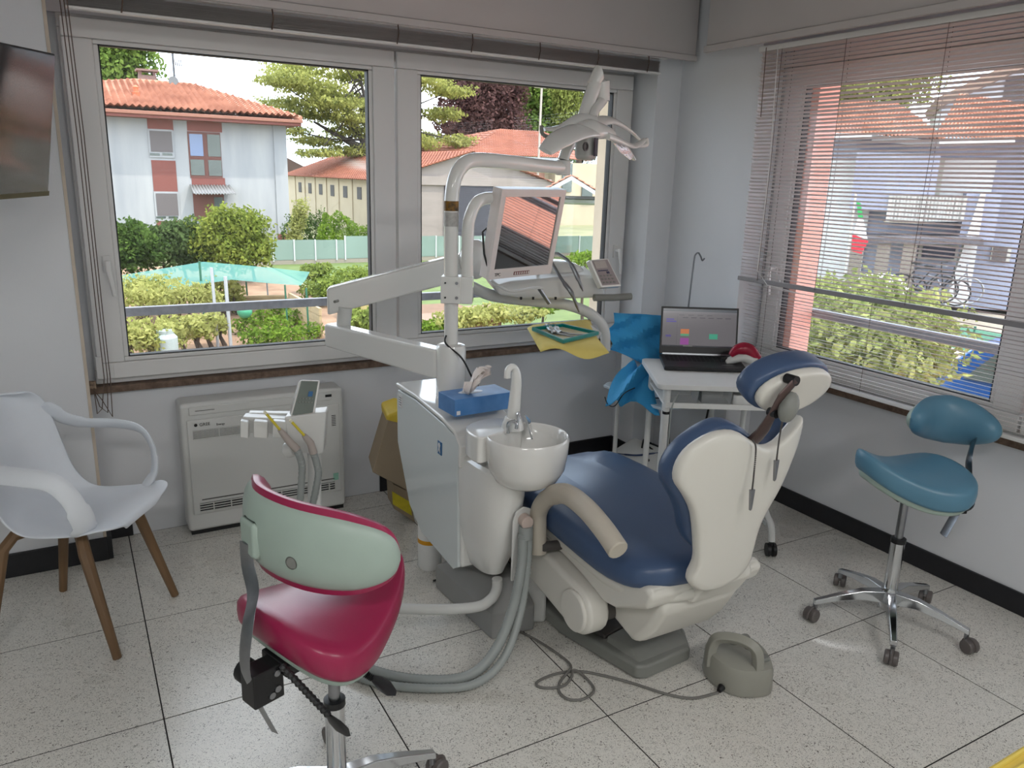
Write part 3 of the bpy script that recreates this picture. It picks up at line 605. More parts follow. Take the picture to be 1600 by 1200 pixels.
for i, (x, y, Y, r_, lab) in enumerate(((500, 455, 19, .55, 'green shrub in front of the plank wall, left of the arm'), (545, 440, 19.5, .75, 'wide shrub above the folding arm'), (490, 425, 21, .4, 'small shrub at the right end of the green net'), (570, 500, 13.5, .35, 'shrub low behind the arm elbow'), (555, 470, 17, .35, 'small shrub between elbow and lawn'))):
    c = C_(x, y, Y); plant('garden_shrub', lab, 'shrub', [((c.x, Y, c.z), (r_, r_, r_*.6)), ((c.x+.3, Y, c.z+.1), (r_*.6, r_*.6, r_*.4))], 1800, .07, leafmat('mid leaves', srgb(92, 118, 52), srgb(172, 184, 96), 3, .35) if i == 0 else bpy.data.materials['mid leaves'], stem=1)
for i, (x, y) in enumerate(((410, 500), (435, 515), (460, 500), (420, 530), (455, 530), (485, 520), (440, 490), (475, 490), (400, 530), (385, 512))):
    v = at(x, y, 'Z', GZ+.15); plant('vegetable_plant', 'low leafy vegetable plant on the brown bed right of the poles', 'plant', [((v.x, v.y, GZ+.2), (.35, .35, .22))], 350, .06, LG, group='vegetable plants on the bed', flat=.4)
# vine on the near pergola, right pane
for i, (x, y, Y, r_, lab) in enumerate(((715, 500, 8, .28, 'vine shoots left of the monitor pole'), (760, 493, 8.2, .3, 'vine shoots behind the instrument tray, left'), (812, 492, 8.4, .28, 'vine shoots behind the yellow tray paper'), (850, 478, 8.6, .22, 'dark leaves behind the tray arm'), (915, 405, 12, .35, 'leafy vine beside the right window frame'), (690, 520, 8, .2, 'green plant under the shed roof corner'), (670, 515, 8, .2, 'plant at the lower left corner of the right pane'))):
    c = C_(x, y, Y); plant('vine', lab, 'plant', [((c.x, Y, c.z), (r_*1.3, r_, r_*.45)), ((c.x+.2, Y+.1, c.z+.05), (r_, r_, r_*.3))], 900, .05, LY if i < 3 else LG, stem=1)
# small brown roof near the wall
a, b, c_, d_ = C_(657, 475, 12.5), C_(708, 488, 9.5), C_(850, 470, 10), C_(800, 455, 13)
br = thing('lean_to', (a.x, 11, GZ)); tag(br, 'low brown lean-to roof below the right pane', 'shed')
zr = [Vector((a.x-1.2, 12, a.z)), Vector((b.x-1, 9.6, b.z-.12)), Vector((b.x+1.3, 9.6, b.z-.12)), Vector((a.x+1.5, 12, a.z))]
MB().loft([zr, [p+Vector((0, 0, -.07)) for p in zr]]).build('roof_sheet', mat('brown felt roof', srgb(150, 124, 104), .9, noise=.1, nscale=4), br)
MB().bx(zr[0].x+.2, zr[2].x-.2, 9.9, 11.8, GZ, b.z-.25).build('wall', mat('brown boards', srgb(128, 96, 70), .8, noise=.15, nscale=6), br)

# ---- green shade net and its poles ----
NET = bpy.data.materials.new('green shade net'); NET.use_nodes = True; t = NET.node_tree; pb = t.nodes['Principled BSDF']; pb.inputs['Base Color'].default_value = srgb(66, 136, 124); pb.inputs['Roughness'].default_value = .8; pb.inputs['Alpha'].default_value = .72; pb.inputs['Transmission Weight'].default_value = 0
def netsheet(rows, label):
    m = MB(); m.loft([[Vector(p) for p in r_] for r_ in rows], False, False, closed=False); return tag(m.build('shade_net', NET), label, 'net')
top = [C_(150, 437, 20), C_(190, 430, 20), C_(245, 421, 20), C_(317, 409, 20), C_(365, 413, 20), C_(420, 418, 20), C_(484, 425, 20)]
bot = [C_(150, 462, 17), C_(195, 460, 17), C_(240, 457, 17), C_(315, 444, 17), C_(362, 437, 17), C_(425, 443, 17), C_(470, 446, 17)]
mid = [p.lerp(q, .5)+Vector((0, 0, -.04)) for p, q in zip(top, bot)]
netsheet([top, mid, bot], 'teal shade net stretched over the garden bushes')
POLE = mat('galvanised pole', srgb(196, 200, 204), .45, metal=.3, noise=.05); GPO = mat('green stake', srgb(50, 110, 84), .6, noise=.1); OPO = mat('orange stake', srgb(196, 130, 70), .7, noise=.1)
for (x, y0, y1, m_, lab, r_) in ((361, 432, 545, POLE, 'pale metal pole standing in front of the net', .035), (341, 418, 545, POLE, 'pale metal pole under the net peak', .03), (320, 408, 505, GPO, 'green stake left of the pale poles', .025), (372, 440, 480, OPO, 'orange stake behind the pale poles', .025), (450, 445, 520, GPO, 'green stake by the plank wall, nearer the poles', .02), (483, 450, 530, GPO, 'green stake at the right end of the net', .02), (388, 440, 478, GPO, 'green stake among the stacked boards', .02), (420, 440, 478, POLE, 'thin pale stake in front of the stacked boards', .02)):
    b_ = at(x, y1, 'Z', GZ) if y1 > 500 else C_(x, y1, 19); t_ = at(x-1, y0, 'Y', b_.y)
    tag(MB().cyl((b_.x, b_.y, GZ), (b_.x-.02, b_.y, t_.z), r_, 8).build('garden_pole', m_), lab, 'pole')
# stacked boards, plank wall
PLK = mat('pale plank', srgb(196, 172, 132), .85, noise=.12, nscale=5, stretch=(1, 1, 4))
pw = thing('plank_wall', (5.6, 16, GZ)); tag(pw, 'low wall of pale planks along the right edge of the vegetable bed', 'wall')
p0, p1 = at(500, 530, 'Z', GZ), at(450, 462, 'Z', GZ+.6); p1.z = GZ; dd = (p1-p0); 
for k in range(4):
    for j in range(4):
        a = p0+dd*(k/4); b = p0+dd*((k+.985)/4); m = MB(); m.loft([[Vector((a.x, a.y, GZ+.17*j)), Vector((b.x, b.y, GZ+.17*j)), Vector((b.x, b.y, GZ+.17*j+.16)), Vector((a.x, a.y, GZ+.17*j+.16))], [Vector((v.x+.05+random.uniform(0, .02), v.y, v.z)) for v in (Vector((a.x, a.y, GZ+.17*j)), Vector((b.x, b.y, GZ+.17*j)), Vector((b.x, b.y, GZ+.17*j+.16)), Vector((a.x, a.y, GZ+.17*j+.16)))]]); m.build('plank', PLK, pw)
bw = thing('board_fence', (6.1, 13.5, GZ)); tag(bw, 'low fence of yellowish boards behind the folding arm elbow', 'fence')
q0, q1 = C_(566, 476, 14.5), C_(600, 520, 12.0)
for j in range(4):
    zz = GZ+.05+.24*j; m = MB(); m.loft([[Vector((q0.x, 14.6, zz)), Vector((q1.x+.8, 11.4, zz)), Vector((q1.x+.8, 11.4, zz+.22)), Vector((q0.x, 14.6, zz+.22))], [Vector((v[0]+.05, v[1]+.03, v[2])) for v in ((q0.x, 14.6, zz), (q1.x+.8, 11.4, zz), (q1.x+.8, 11.4, zz+.22), (q0.x, 14.6, zz+.22))]]); m.build('plank', mat('yellow board', srgb(206, 186, 120), .85, noise=.1, nscale=4) if j == 0 else bpy.data.materials['yellow board'], bw)
for i in range(5):
    a = C_(375+i*3, 448+i*4, 19); b = C_(425+i*5, 470+i*3, 18); tag(MB().box(((a.x+b.x)/2, 18.5, GZ+.1+.06*(5-i)), (1.5, .12, .05), Matrix.Rotation(R(-12-i*3), 3, 'Z')).build('timber_board', PLK), 'grey board lying in the stack under the net', 'board', 'boards stacked under the net')
tag(MB().lathe([(.17, 0), (.2, .1), (.2, .55), (.14, .62), (.14, .68)], (at(238, 530, 'Z', GZ).x, 13.2, GZ+.02), 16).build('water_barrel', mat('white barrel', srgb(176, 190, 188), .5, noise=.04)), 'white barrel standing among the bushes at lower left', 'barrel')
tag(MB().sph((at(388, 508, 'Z', GZ+.3).x, 15.6, GZ+.55), (.16, .16, .16)).build('green_ball', mat('green plastic', srgb(90, 180, 140), .4, noise=.03)), 'round green ball on the bed right of the poles', 'ball')

# ---- big trees ----
def blobs_px(spec, Y): return [((C_(x, y, Y+dy).x, Y+dy, C_(x, y, Y+dy).z), (rx, rx, rz)) for x, y, rx, rz, dy in spec]
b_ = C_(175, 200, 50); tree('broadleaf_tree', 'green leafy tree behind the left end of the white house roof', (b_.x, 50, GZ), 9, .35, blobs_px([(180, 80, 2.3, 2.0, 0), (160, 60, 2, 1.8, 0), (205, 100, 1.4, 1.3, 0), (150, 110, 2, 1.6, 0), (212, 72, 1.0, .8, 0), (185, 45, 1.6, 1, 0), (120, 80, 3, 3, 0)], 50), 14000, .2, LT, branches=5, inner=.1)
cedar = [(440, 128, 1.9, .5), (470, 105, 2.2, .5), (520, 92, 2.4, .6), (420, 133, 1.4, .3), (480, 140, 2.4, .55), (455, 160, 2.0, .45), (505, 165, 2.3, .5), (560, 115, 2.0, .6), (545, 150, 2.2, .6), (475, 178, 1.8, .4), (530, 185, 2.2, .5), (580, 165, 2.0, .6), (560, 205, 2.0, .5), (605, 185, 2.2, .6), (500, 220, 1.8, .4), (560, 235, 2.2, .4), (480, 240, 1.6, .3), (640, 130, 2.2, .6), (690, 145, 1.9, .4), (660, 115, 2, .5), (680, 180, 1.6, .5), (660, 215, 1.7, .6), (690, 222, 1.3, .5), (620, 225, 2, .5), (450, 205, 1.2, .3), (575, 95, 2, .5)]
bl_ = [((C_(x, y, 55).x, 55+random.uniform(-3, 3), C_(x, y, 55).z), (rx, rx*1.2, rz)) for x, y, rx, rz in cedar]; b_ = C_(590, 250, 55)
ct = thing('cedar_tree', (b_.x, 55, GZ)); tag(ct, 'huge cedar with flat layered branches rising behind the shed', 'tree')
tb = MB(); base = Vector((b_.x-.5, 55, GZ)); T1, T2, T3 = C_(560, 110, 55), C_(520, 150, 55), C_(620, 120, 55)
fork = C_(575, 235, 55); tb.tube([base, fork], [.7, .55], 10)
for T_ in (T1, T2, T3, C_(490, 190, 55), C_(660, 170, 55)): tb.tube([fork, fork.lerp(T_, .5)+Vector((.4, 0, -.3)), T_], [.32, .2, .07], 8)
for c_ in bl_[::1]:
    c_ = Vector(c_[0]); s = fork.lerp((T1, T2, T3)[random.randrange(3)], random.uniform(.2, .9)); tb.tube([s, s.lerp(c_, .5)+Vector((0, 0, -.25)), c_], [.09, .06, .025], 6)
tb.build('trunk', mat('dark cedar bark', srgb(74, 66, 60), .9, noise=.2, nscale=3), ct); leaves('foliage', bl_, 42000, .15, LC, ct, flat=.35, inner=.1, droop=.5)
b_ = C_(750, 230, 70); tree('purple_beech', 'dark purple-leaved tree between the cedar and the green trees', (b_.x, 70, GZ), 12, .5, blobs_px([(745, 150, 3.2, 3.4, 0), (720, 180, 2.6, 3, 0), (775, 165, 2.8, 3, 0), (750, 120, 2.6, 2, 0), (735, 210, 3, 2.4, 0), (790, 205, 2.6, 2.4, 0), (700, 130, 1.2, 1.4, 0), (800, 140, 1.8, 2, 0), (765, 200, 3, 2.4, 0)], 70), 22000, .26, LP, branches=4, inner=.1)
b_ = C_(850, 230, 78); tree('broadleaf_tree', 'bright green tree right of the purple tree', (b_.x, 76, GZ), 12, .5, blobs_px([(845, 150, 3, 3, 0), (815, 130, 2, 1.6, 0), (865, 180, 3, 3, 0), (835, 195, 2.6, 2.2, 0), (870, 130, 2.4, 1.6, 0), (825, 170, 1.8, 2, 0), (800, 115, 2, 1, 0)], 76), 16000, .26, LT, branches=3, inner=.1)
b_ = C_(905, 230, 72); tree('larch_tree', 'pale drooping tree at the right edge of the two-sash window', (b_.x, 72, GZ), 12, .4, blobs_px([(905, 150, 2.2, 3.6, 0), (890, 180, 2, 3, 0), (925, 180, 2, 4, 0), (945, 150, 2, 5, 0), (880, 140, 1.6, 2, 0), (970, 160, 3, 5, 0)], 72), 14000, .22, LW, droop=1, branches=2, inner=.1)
p = C_(842, 205, 44); tag(MB().cyl((p.x, 44, GZ), (p.x+.1, 44, C_(842, 134, 44).z), .07, 8).box((p.x, 44, C_(842, 134, 44).z-.1), (.9, .06, .06)).build('utility_pole', mat('pale concrete pole', srgb(196, 186, 172), .8, noise=.05)), 'thin pale utility pole in front of the green trees', 'pole')
t_ = thing('distant_roof', C_(455, 262, 70)); tag(t_, 'dark gabled roof seen between the white house and the shed', 'roof')
a = C_(420, 262, 66); b = C_(482, 262, 66); c = C_(448, 246, 66); z0 = a.z-1; MB().loft([[Vector((a.x, 66, z0)), Vector((a.x, 66, a.z)), c, Vector((b.x, 66, a.z)), Vector((b.x, 66, z0))], [v+Vector((0, 8, 0)) for v in (Vector((a.x, 66, z0)), Vector((a.x, 66, a.z)), c, Vector((b.x, 66, a.z)), Vector((b.x, 66, z0)))]]).build('gable', mat('old dark roof', srgb(104, 84, 76), .9, noise=.15), t_, smooth=0)

# ================= beyond the right window =================
vd = Vector((.80, .60, 0)).normalized(); F0 = pl(at(1400, 478, 'Z', GZ), -vd)
LIL = mat('house wall in lilac shade', srgb(176, 180, 200), .9, noise=.03, nscale=1); WH2 = mat('bright white wall', srgb(236, 236, 236), .85, noise=.02, nscale=1)  # lilac grey is the villa wall's shade put into its colour
rh = thing('villa', F0[0]); tag(rh, 'grey-white villa with orange tiled roofs and a balcony seen through the blinds', 'house')
m = MB(); rect(m, F0, 1225, 214, 1750, 500, 8); m.build('wall', LIL, rh)
for q in ((1262, 250, 1342, 445), (1455, 246, 1540, 345)):
    m = MB(); rect(m, F0, *q, .3, -.12); m.build('white_wall', WH2, rh)
m = MB(); rect(m, F0, 1340, 240, 1452, 330, 1.2, -1.0); m.build('oriel', LIL, rh)
m = MB(); rect(m, F0, 1452, 250, 1466, 310, .2, -.2); m.build('window', mat('beige shutter', srgb(190, 188, 172), .7, noise=.05), rh)
m = MB(); rect(m, F0, 1505, 300, 1545, 372, 1.2, -1.0); m.build('pillar', LIL, rh)
m = MB(); slab(m, F0, [(1525, 300), (1532, 300), (1505, 470), (1470, 470)], .5, -1.2); m.build('white_buttress', WH2, rh)
def roofpx(pxe, pxr, dback, nr, nc, name='roof'):
    a, b = [PX(x, y, F0)+vd*(-1.2) for x, y in pxe]; Q = pl(F0[0]+vd*dback, -vd); c, d = [PX(x, y, Q) for x, y in pxr]
    m = MB(); tiles(m, a, b, d, c, nr, nc, .04, .07); return m.build(name, TERRA, rh, solid=.05)
roofpx([(1275, 213), (1470, 222)], [(1320, 158), (1400, 162)], 4, 12, 34); roofpx([(1455, 220), (1760, 226)], [(1500, 148), (1650, 172)], 4, 13, 50)
m = MB(); slab(m, F0, [(1270, 213), (1362, 212), (1362, 221), (1270, 223)], .1, -1.3); slab(m, F0, [(1462, 221), (1574, 218), (1574, 226), (1462, 230)], .1, -1.3); m.build('fascia', WH2, rh)
m = MB(); slab(m, F0, [(1362, 214), (1462, 224), (1462, 234), (1362, 224)], .1, -1.3); m.build('gutter', mat('grey gutter', srgb(120, 116, 116), .6, noise=.05), rh)
m = MB(); rect(m, F0, 1380, 344, 1502, 350, 1.1, -1.1); m.build('balcony_floor', mat('beige balcony slab', srgb(196, 180, 150), .8, noise=.05), rh)
RAILW = mat('white balcony rail', srgb(210, 208, 200), .6, noise=.03)
m = MB(); rect(m, F0, 1382, 303, 1502, 306, .05, -1.1); rail = m.build('balcony_rail', RAILW, rh)
for k in range(22):
    m = MB(); rect(m, F0, 1388+k*5.2, 305, 1390+k*5.2, 344, .04, -1.08); m.build('baluster', RAILW, rail)
m = MB(); slab(m, F0, [(1352, 364), (1520, 366), (1520, 374), (1345, 372)], 2.2, -2.4); m.build('porch_roof', mat('dark grey porch roof', srgb(104, 100, 106), .7, noise=.05), rh)
for x in (1333, 1371, 1408): m = MB(); rect(m, F0, x, 368, x+4, 470, .12, -2.3); m.build('porch_post', mat('grey beige post', srgb(150, 140, 128), .7, noise=.05) if x == 1333 else bpy.data.materials['grey beige post'], rh)
m = MB(); rect(m, F0, 1437, 380, 1494, 408, .06, -.1); f = m.build('window', RAILW, rh); m = MB(); rect(m, F0, 1442, 383, 1490, 404, .04, -.14); m.build('pane', mat('dark blue pane', srgb(74, 76, 96), .2, noise=.1), f)
m = MB(); rect(m, F0, 1550, 384, 1576, 410, .06, -.1); f = m.build('window', RAILW, rh); m = MB(); rect(m, F0, 1552, 386, 1570, 408, .04, -.14); m.build('pane', SHUT, f)
# taller house behind
G0 = pl(F0[0]+vd*9, -vd); h2 = thing('neighbour_house', G0[0]); tag(h2, 'taller house with a brown sloping roof at the upper right of the blinds', 'house')
m = MB(); slab(m, G0, [(1470, 160), (1640, 80), (1760, 110), (1760, 400), (1470, 400)], 6); m.build('wall', WH2, h2)
m = MB(); slab(m, G0, [(1460, 157), (1632, 76), (1634, 92), (1466, 170)], 7, -1); m.build('roof', mat('brown roof edge', srgb(168, 140, 120), .8, noise=.08), h2)
m = MB(); rect(m, G0, 1572, 122, 1600, 160, .1, -.05); m.build('window', SHUT, h2)
b_ = PX(1350, 200, pl(F0[0]+vd*14, -vd)); tree('broadleaf_tree', 'yellow-green tree above the villa roof', (b_.x, b_.y, GZ), 5, .3, [((b_.x, b_.y, PX(1345, 140, pl(b_, -vd)).z), (1.9, 1.9, 1.5)), ((b_.x+1, b_.y-1.2, PX(1365, 130, pl(b_, -vd)).z), (1.2, 1.2, 1.1)), ((b_.x-1, b_.y+1, PX(1325, 150, pl(b_, -vd)).z), (1.4, 1.4, 1.2))], 7000, .16, LY, branches=3)
# flag
fp = pl(F0[0]-vd*3.2, -vd); a = PX(1336, 300, fp); fr_ = thing('italian_flag', a); tag(fr_, 'green white and red flag hanging limp on a pole before the villa', 'flag')
a0 = PX(1336, 312, fp); MB().cyl((a0.x, a0.y, GZ), (a0.x, a0.y, a0.z+.2), .03, 8).build('pole', RAILW, fr_)
for nm, q, cc in (('green_band', [(1338, 314), (1345, 318), (1349, 343), (1341, 341)], srgb(60, 176, 96)), ('white_band', [(1340, 341), (1349, 343), (1356, 375), (1334, 366)], srgb(240, 240, 240)), ('red_band', [(1332, 365), (1357, 377), (1346, 397), (1330, 392)], srgb(228, 50, 66))):
    m = MB(); slab(m, fp, q, .03); m.build(nm, mat(nm+' cloth', cc, .8, noise=.04), fr_)
# yard clutter, ivy hedge, mesh fence, car
for i, (x, y, lab) in enumerate(((1480, 452, 'bicycle leaning in the yard, nearest the buttress'), (1460, 455, 'bicycle leaning in the yard, middle of the three'), (1440, 450, 'bicycle leaning in the yard, farthest left'))):
    c = PX(x, y, pl(F0[0]-vd*(3+.4*i), -vd)); r_ = thing('bicycle', (c.x, c.y, GZ), lab, 'bicycle'); BK = BLACKP if i else STEEL
    tn = Vector((.6, -.8, 0)); zc_ = c.z
    for s_ in (-.5, .5):
        M_ = frameM((0, 0, 0), tn, (0, 0, 1)).to_3x3(); pts = [Vector((c.x, c.y, zc_))+tn*s_+tn*(.33*math.cos(t_))+Vector((0, 0, .33*math.sin(t_))) for t_ in [k*math.pi/8 for k in range(17)]]
        MB().tube(pts, .022, 6).build('wheel', BK, r_)
    P_ = lambda u, v: Vector((c.x, c.y, zc_+v))+tn*u
    MB().tube([P_(-.5, 0), P_(-.18, .5), P_(.38, .5), P_(.5, 0)], .02, 6).tube([P_(-.5, 0), P_(-.05, -.05), P_(.38, .45)], .02, 6).tube([P_(.38, .5), P_(.36, .68), P_(.5, .7)], .018, 6).box(P_(-.2, .62), (.1, .25, .05)).build('frame', BK, r_)
m_ = MB(); c = PX(1375, 450, pl(F0[0]-vd*4, -vd)); m_.sph((c.x, c.y, c.z-.3), (.8, .8, .7), 14, 8); tag(m_.build('covered_garden_seat', mat('white cover sheet', srgb(226, 226, 218), .8, noise=.04)), 'white covered garden item under the porch', 'cover')
m_ = MB(); sb_ = [(1200, 470, 9.0), (1290, 470, 9.0), (1380, 480, 9.2), (1450, 500, 9.2)]
iv = [((at(x, y, 'X', X).x, at(x, y, 'X', X).y, at(x, y, 'X', X).z), (r*1.1, r*1.2, r)) for x, y, X, r in ((1275, 480, 9, .45), (1310, 490, 8.7, .5), (1350, 495, 8.5, .5), (1390, 500, 8.3, .5), (1422, 510, 8.1, .42), (1440, 525, 8, .3), (1290, 530, 8, .6), (1335, 535, 7.8, .6), (1380, 545, 7.6, .6), (1410, 555, 7.4, .4), (1435, 560, 7.3, .25), (1478, 515, 7.6, .1), (1320, 560, 7, .5), (1370, 575, 6.8, .4), (1400, 585, 6.8, .25), (1265, 520, 8, .5))]
ivr = thing('ivy_hedge', (8, 3, GZ), 'dense leafy ivy hedge just outside the right window', 'hedge'); MB().bx(8.0, 8.3, 1.6, 4.6, GZ, GZ+1.2).build('stem', BARK, ivr); leaves('foliage', iv, 16000, .065, leafmat('ivy leaves', srgb(96, 118, 60), srgb(206, 210, 136), 4, .35), ivr, inner=.5)
gf = thing('green_mesh_fence', (12, 5, GZ)); tag(gf, 'green mesh fence behind the ivy hedge', 'fence')
a, b = at(1445, 500, 'X', 14), at(1700, 548, 'X', 11); 
gm = mat('green windbreak mesh', srgb(120, 190, 160), .8, alpha=.8, noise=.06)
MB().loft([[a, b, Vector((b.x, b.y, b.z-.35)), Vector((a.x, a.y, a.z-.4))], [v+Vector((.02, 0, 0)) for v in (a, b, Vector((b.x, b.y, b.z-.35)), Vector((a.x, a.y, a.z-.4)))]]).build('mesh', gm, gf)
for k in range(6): p = a.lerp(b, k/5); MB().cyl((p.x, p.y, GZ), (p.x, p.y, p.z+.05), .02, 6).build('post', GPO, gf)
# car
cc = at(1515, 640, 'Z', GZ+.2); CB = mat('metallic blue car paint', srgb(40, 104, 190), .25, metal=.3, coat=1, noise=.03)
cr_ = thing('car', (11.6, 3.0, GZ), 'blue hatchback parked below the right window', 'car', rz=R(-76), local=True)
side = [(-2.0, .35), (-2.02, .75), (-1.95, .95), (-1.55, 1.42), (-1.2, 1.5), (0, 1.5), (.5, 1.4), (1.15, .98), (1.9, .85), (2.02, .6), (2.0, .3), (-2, .3)]
rings = [[(x, y_, z*(1 if abs(y_) < .7 or z < .96 else .97)) for x, z in side] for y_ in (-.82, -.6, .6, .82)]
cm = MB(); rings = []
for y_, s_ in ((-.84, 0), (-.80, .03), (.80, .03), (.84, 0)): rings.append([(x, (y_ if z < 1.0 else y_*.84), z+s_) for x, z in side])
cm.loft(rings).build('body', CB, cr_, bevel=.05, sub=0)
for s_ in (-1, 1):
    m = MB(); q = [(-1.6, s_*.80, 1.0), (.95, s_*.80, 1.0), (.42, s_*.735, 1.38), (-1.25, s_*.735, 1.42)]; m.loft([q, [(x, y+s_*.02, z) for x, y, z in q]]); m.build('side_window', GLD, cr_)
    for x in (-1.3, 1.3): MB().cyl((x, s_*.62, .31), (x, s_*.86, .31), .31, 20).build('wheel', BLACKP, cr_)
m = MB(); q = [(-1.97, -.62, .98), (-1.97, .62, .98), (-1.58, .56, 1.4), (-1.58, -.56, 1.4)]; m.loft([q, [(x-.02, y, z) for x, y, z in q]]); m.build('rear_window', GLD, cr_)
for s_ in (-1, 1): MB().box((-1.99, s_*.68, .86), (.09, .22, .24)).build('tail_light', mat('red tail light', srgb(210, 30, 40), .2, noise=.05) if s_ < 0 else bpy.data.materials['red tail light'], cr_)
# far tree line closing the horizon
for i, (x, Y, s_) in enumerate(((-6, 85, 7), (6, 95, 6), (60, 95, 7), (75, 80, 7), (90, 60, 7), (95, 35, 6))):
    tree('distant_tree', ['distant tree behind the white house', 'distant tree behind the cedar', 'distant tree behind the cream house', 'distant tree far right of the cream house', 'distant tree behind the villa, left', 'distant tree behind the villa, right'][i], (x, Y, GZ), s_, .4, [((x, Y, GZ+s_*.75), (s_*.8, s_*.8, s_*.55))], 3000, .45, LD)

srgb = _srgb
# ================= dental unit (cabinet, bowl, post) =================
V = Vector
du = thing('dental_unit', (1.12, .8, 0), 'white dental side cabinet with round spittoon bowl and tall post', 'dental unit')
GREYB = mat('grey floor box', srgb(148, 148, 146), .35, noise=.03, nscale=10)
# floor junction box with sloped faces
b0 = [(1.07, .52), (1.24, .51), (1.30, .93), (1.20, .98), (1.04, .95)]
MB().loft([[(x, y, 0) for x, y in b0], [(x, y, .1 if i < 2 else .1) for i, (x, y) in enumerate(b0)], [(1.12, .60, .19), (1.22, .58, .19), (1.27, .90, .16), (1.19, .93, .15), (1.09, .86, .14)]]).build('floor_box', GREYB, du, bevel=.008)
MB().loft([[(1.22, .56, 0), (1.30, .52, 0), (1.34, .60, 0), (1.24, .66, 0)], [(1.215, .56, .12), (1.295, .52, .12), (1.33, .60, .12), (1.24, .66, .12)], [(1.20, .62, .30), (1.26, .60, .34), (1.30, .70, .34), (1.22, .72, .30)]]).build('foot_bracket', LACQ2, du, bevel=.02, segs=3)
# cabinet body
side = [(.655, .235), (.665, .60), (.655, .70), (.70, .735), (.80, .752), (1.05, .772), (1.235, .768), (1.25, .74), (1.245, .53), (1.12, .30), (1.0, .23), (.70, .21)]
MB().prism(side, 1.012, 1.235, 'YZ').build('cabinet_body', LACQ, du, bevel=.012, segs=3)
MB().prism([(y+(0 if y > .68 else .008), z-.012 if z > .7 else z) for y, z in side], 1.0, 1.0125, 'YZ').build('side_panel', mat('pale grey gloss panel', srgb(206, 212, 212), .12, coat=.5, noise=.01, nscale=2), du, bevel=.003)
MB().prism([(.648, .62), (.645, .70), (.69, .745), (.80, .765), (1.05, .785), (1.25, .782), (1.25, .765), (1.05, .768), (.80, .748), (.70, .73), (.663, .70), (.663, .62)], .996, 1.245, 'YZ').build('top_cover', LACQ, du, bevel=.006, segs=3)
MB().box((1.005, .82, .64), (.016, .034, .05)).build('emblem_plate', mat('blue emblem', srgb(30, 92, 140), .4, noise=.05), du, bevel=.001)
MB().prism([(.812, .622), (.816, .640), (.811, .652), (.817, .660), (.824, .660), (.829, .652), (.825, .640), (.829, .622), (.822, .634)], .9955, .997, 'YZ').build('emblem_mark', PVC, du)
MB().box((1.0, 1.205, .715), (.004, .035, .05)).build('label_sticker', PVC, du)
for k in range(4): MB().box((.9972, 1.205+.002*(k % 2), .73-.01*k), (.001, .024-.004*(k % 2), .002)).build('printed_line', GASKET, du)
# front cowl under the bowl
def sec(z, x0, x1, y0, n=14):
    o = []
    for k in range(n+1):
        a = math.pi*k/n; o.append(V((x1-(x1-x0)*(.5-.5*math.cos(a)) if False else (x0+x1)/2+(x1-x0)/2*math.cos(a), .67-(.67-y0)*math.sin(a)**.55, z)))
    return o
MB().loft([sec(.235, 1.06, 1.13, .56), sec(.25, 1.045, 1.145, .53), sec(.36, 1.015, 1.175, .475), sec(.50, 1.005, 1.18, .44), sec(.60, 1.003, 1.185, .42), sec(.655, 1.01, 1.19, .40), sec(.665, 1.02, 1.18, .41)]).build('front_cowl', LACQ, du)
MB().lathe([(.0, 0), (.04, 0), (.075, .02), (.10, .05), (.08, .07)], (1.135, .45, .615), 28).build('bowl_support', LACQ, du)
# hose niche: recessed arch frame and swivel hook
arch = [(-.042, -.22), (-.042, .0), (-.03, .03), (0, .043), (.03, .03), (.042, .0), (.042, -.22)]
an = V((.10, -.99, .0)).normalized(); ax = V((an.y*-1, an.x, 0))
MB().loft([[V((1.125, .430, .50))+ax*u+V((0, 0, v)) for u, v in arch], [V((1.125, .421, .50))+ax*u+V((0, 0, v)) for u, v in arch]]).build('hose_niche', LACQ2, du, bevel=.004)
MB().cyl((1.125, .43, .50), (1.121, .385, .50), .022, 18).build('hose_hook', mat('beige hook plastic', srgb(196, 178, 168), .4, noise=.03), du, bevel=.004)
MB().cyl((1.123, .40, .485), (1.123, .40, .44), .024, 14).build('hose_clamp', HOSE, du, bevel=.003)
# bowl
BC = (1.138, .437, 0); RB = .155
bowl = MB().lathe([(a_*.875, .79+(b_-.783)*.9) for a_, b_ in [(.03, .585), (.08, .592), (.12, .615), (.146, .66), (.155, .72), (.158, .775), (.152, .783), (.143, .776), (.137, .74), (.12, .70), (.08, .672), (.03, .665), (.008, .664)]], (BC[0], BC[1], 0), 48).build('basin', LACQ, du, smooth=60)
MB().lathe([(.022, 0), (.02, .004), (.004, .004)], (BC[0], BC[1], .684), 20).build('drain', CHROME, bowl)
# faucet block and swan neck
MB().loft([[V((BC[0]+x-.03, BC[1]+y+.06, z)) for x, y in sm2([(-.115, .10), (-.13, -.02), (-.06, -.01), (0, .0), (.06, .03), (.085, .09), (.0, .15)], 4)] for z in (.70, .775, .79)]).build('faucet_deck', LACQ, du, bevel=.006)
fx, fy = 1.132, .525
MB().lathe([(.04, 0), (.036, .02), (.028, .04)], (fx, fy, .785), 20).build('faucet_collar', LACQ, du)
MB().tube(smoothpts([(fx, fy, .80), (fx+.006, fy, .88), (fx+.01, fy, .95), (fx+.004, fy, .985), (fx-.012, fy-.005, 1.0), (fx-.028, fy-.008, .99), (fx-.03, fy-.008, .965)], 5), [.024-.013*min(1, k/20) for k in range(31)], 14).build('faucet', LACQ, du, smooth=60)
MB().tube(smoothpts([(fx-.045, fy-.05, .79), (fx-.045, fy-.05, .82), (fx-.032, fy-.055, .832), (fx-.02, fy-.06, .82), (fx-.02, fy-.06, .805)], 4), .006, 8).build('rinse_pipe', CHROME, du)
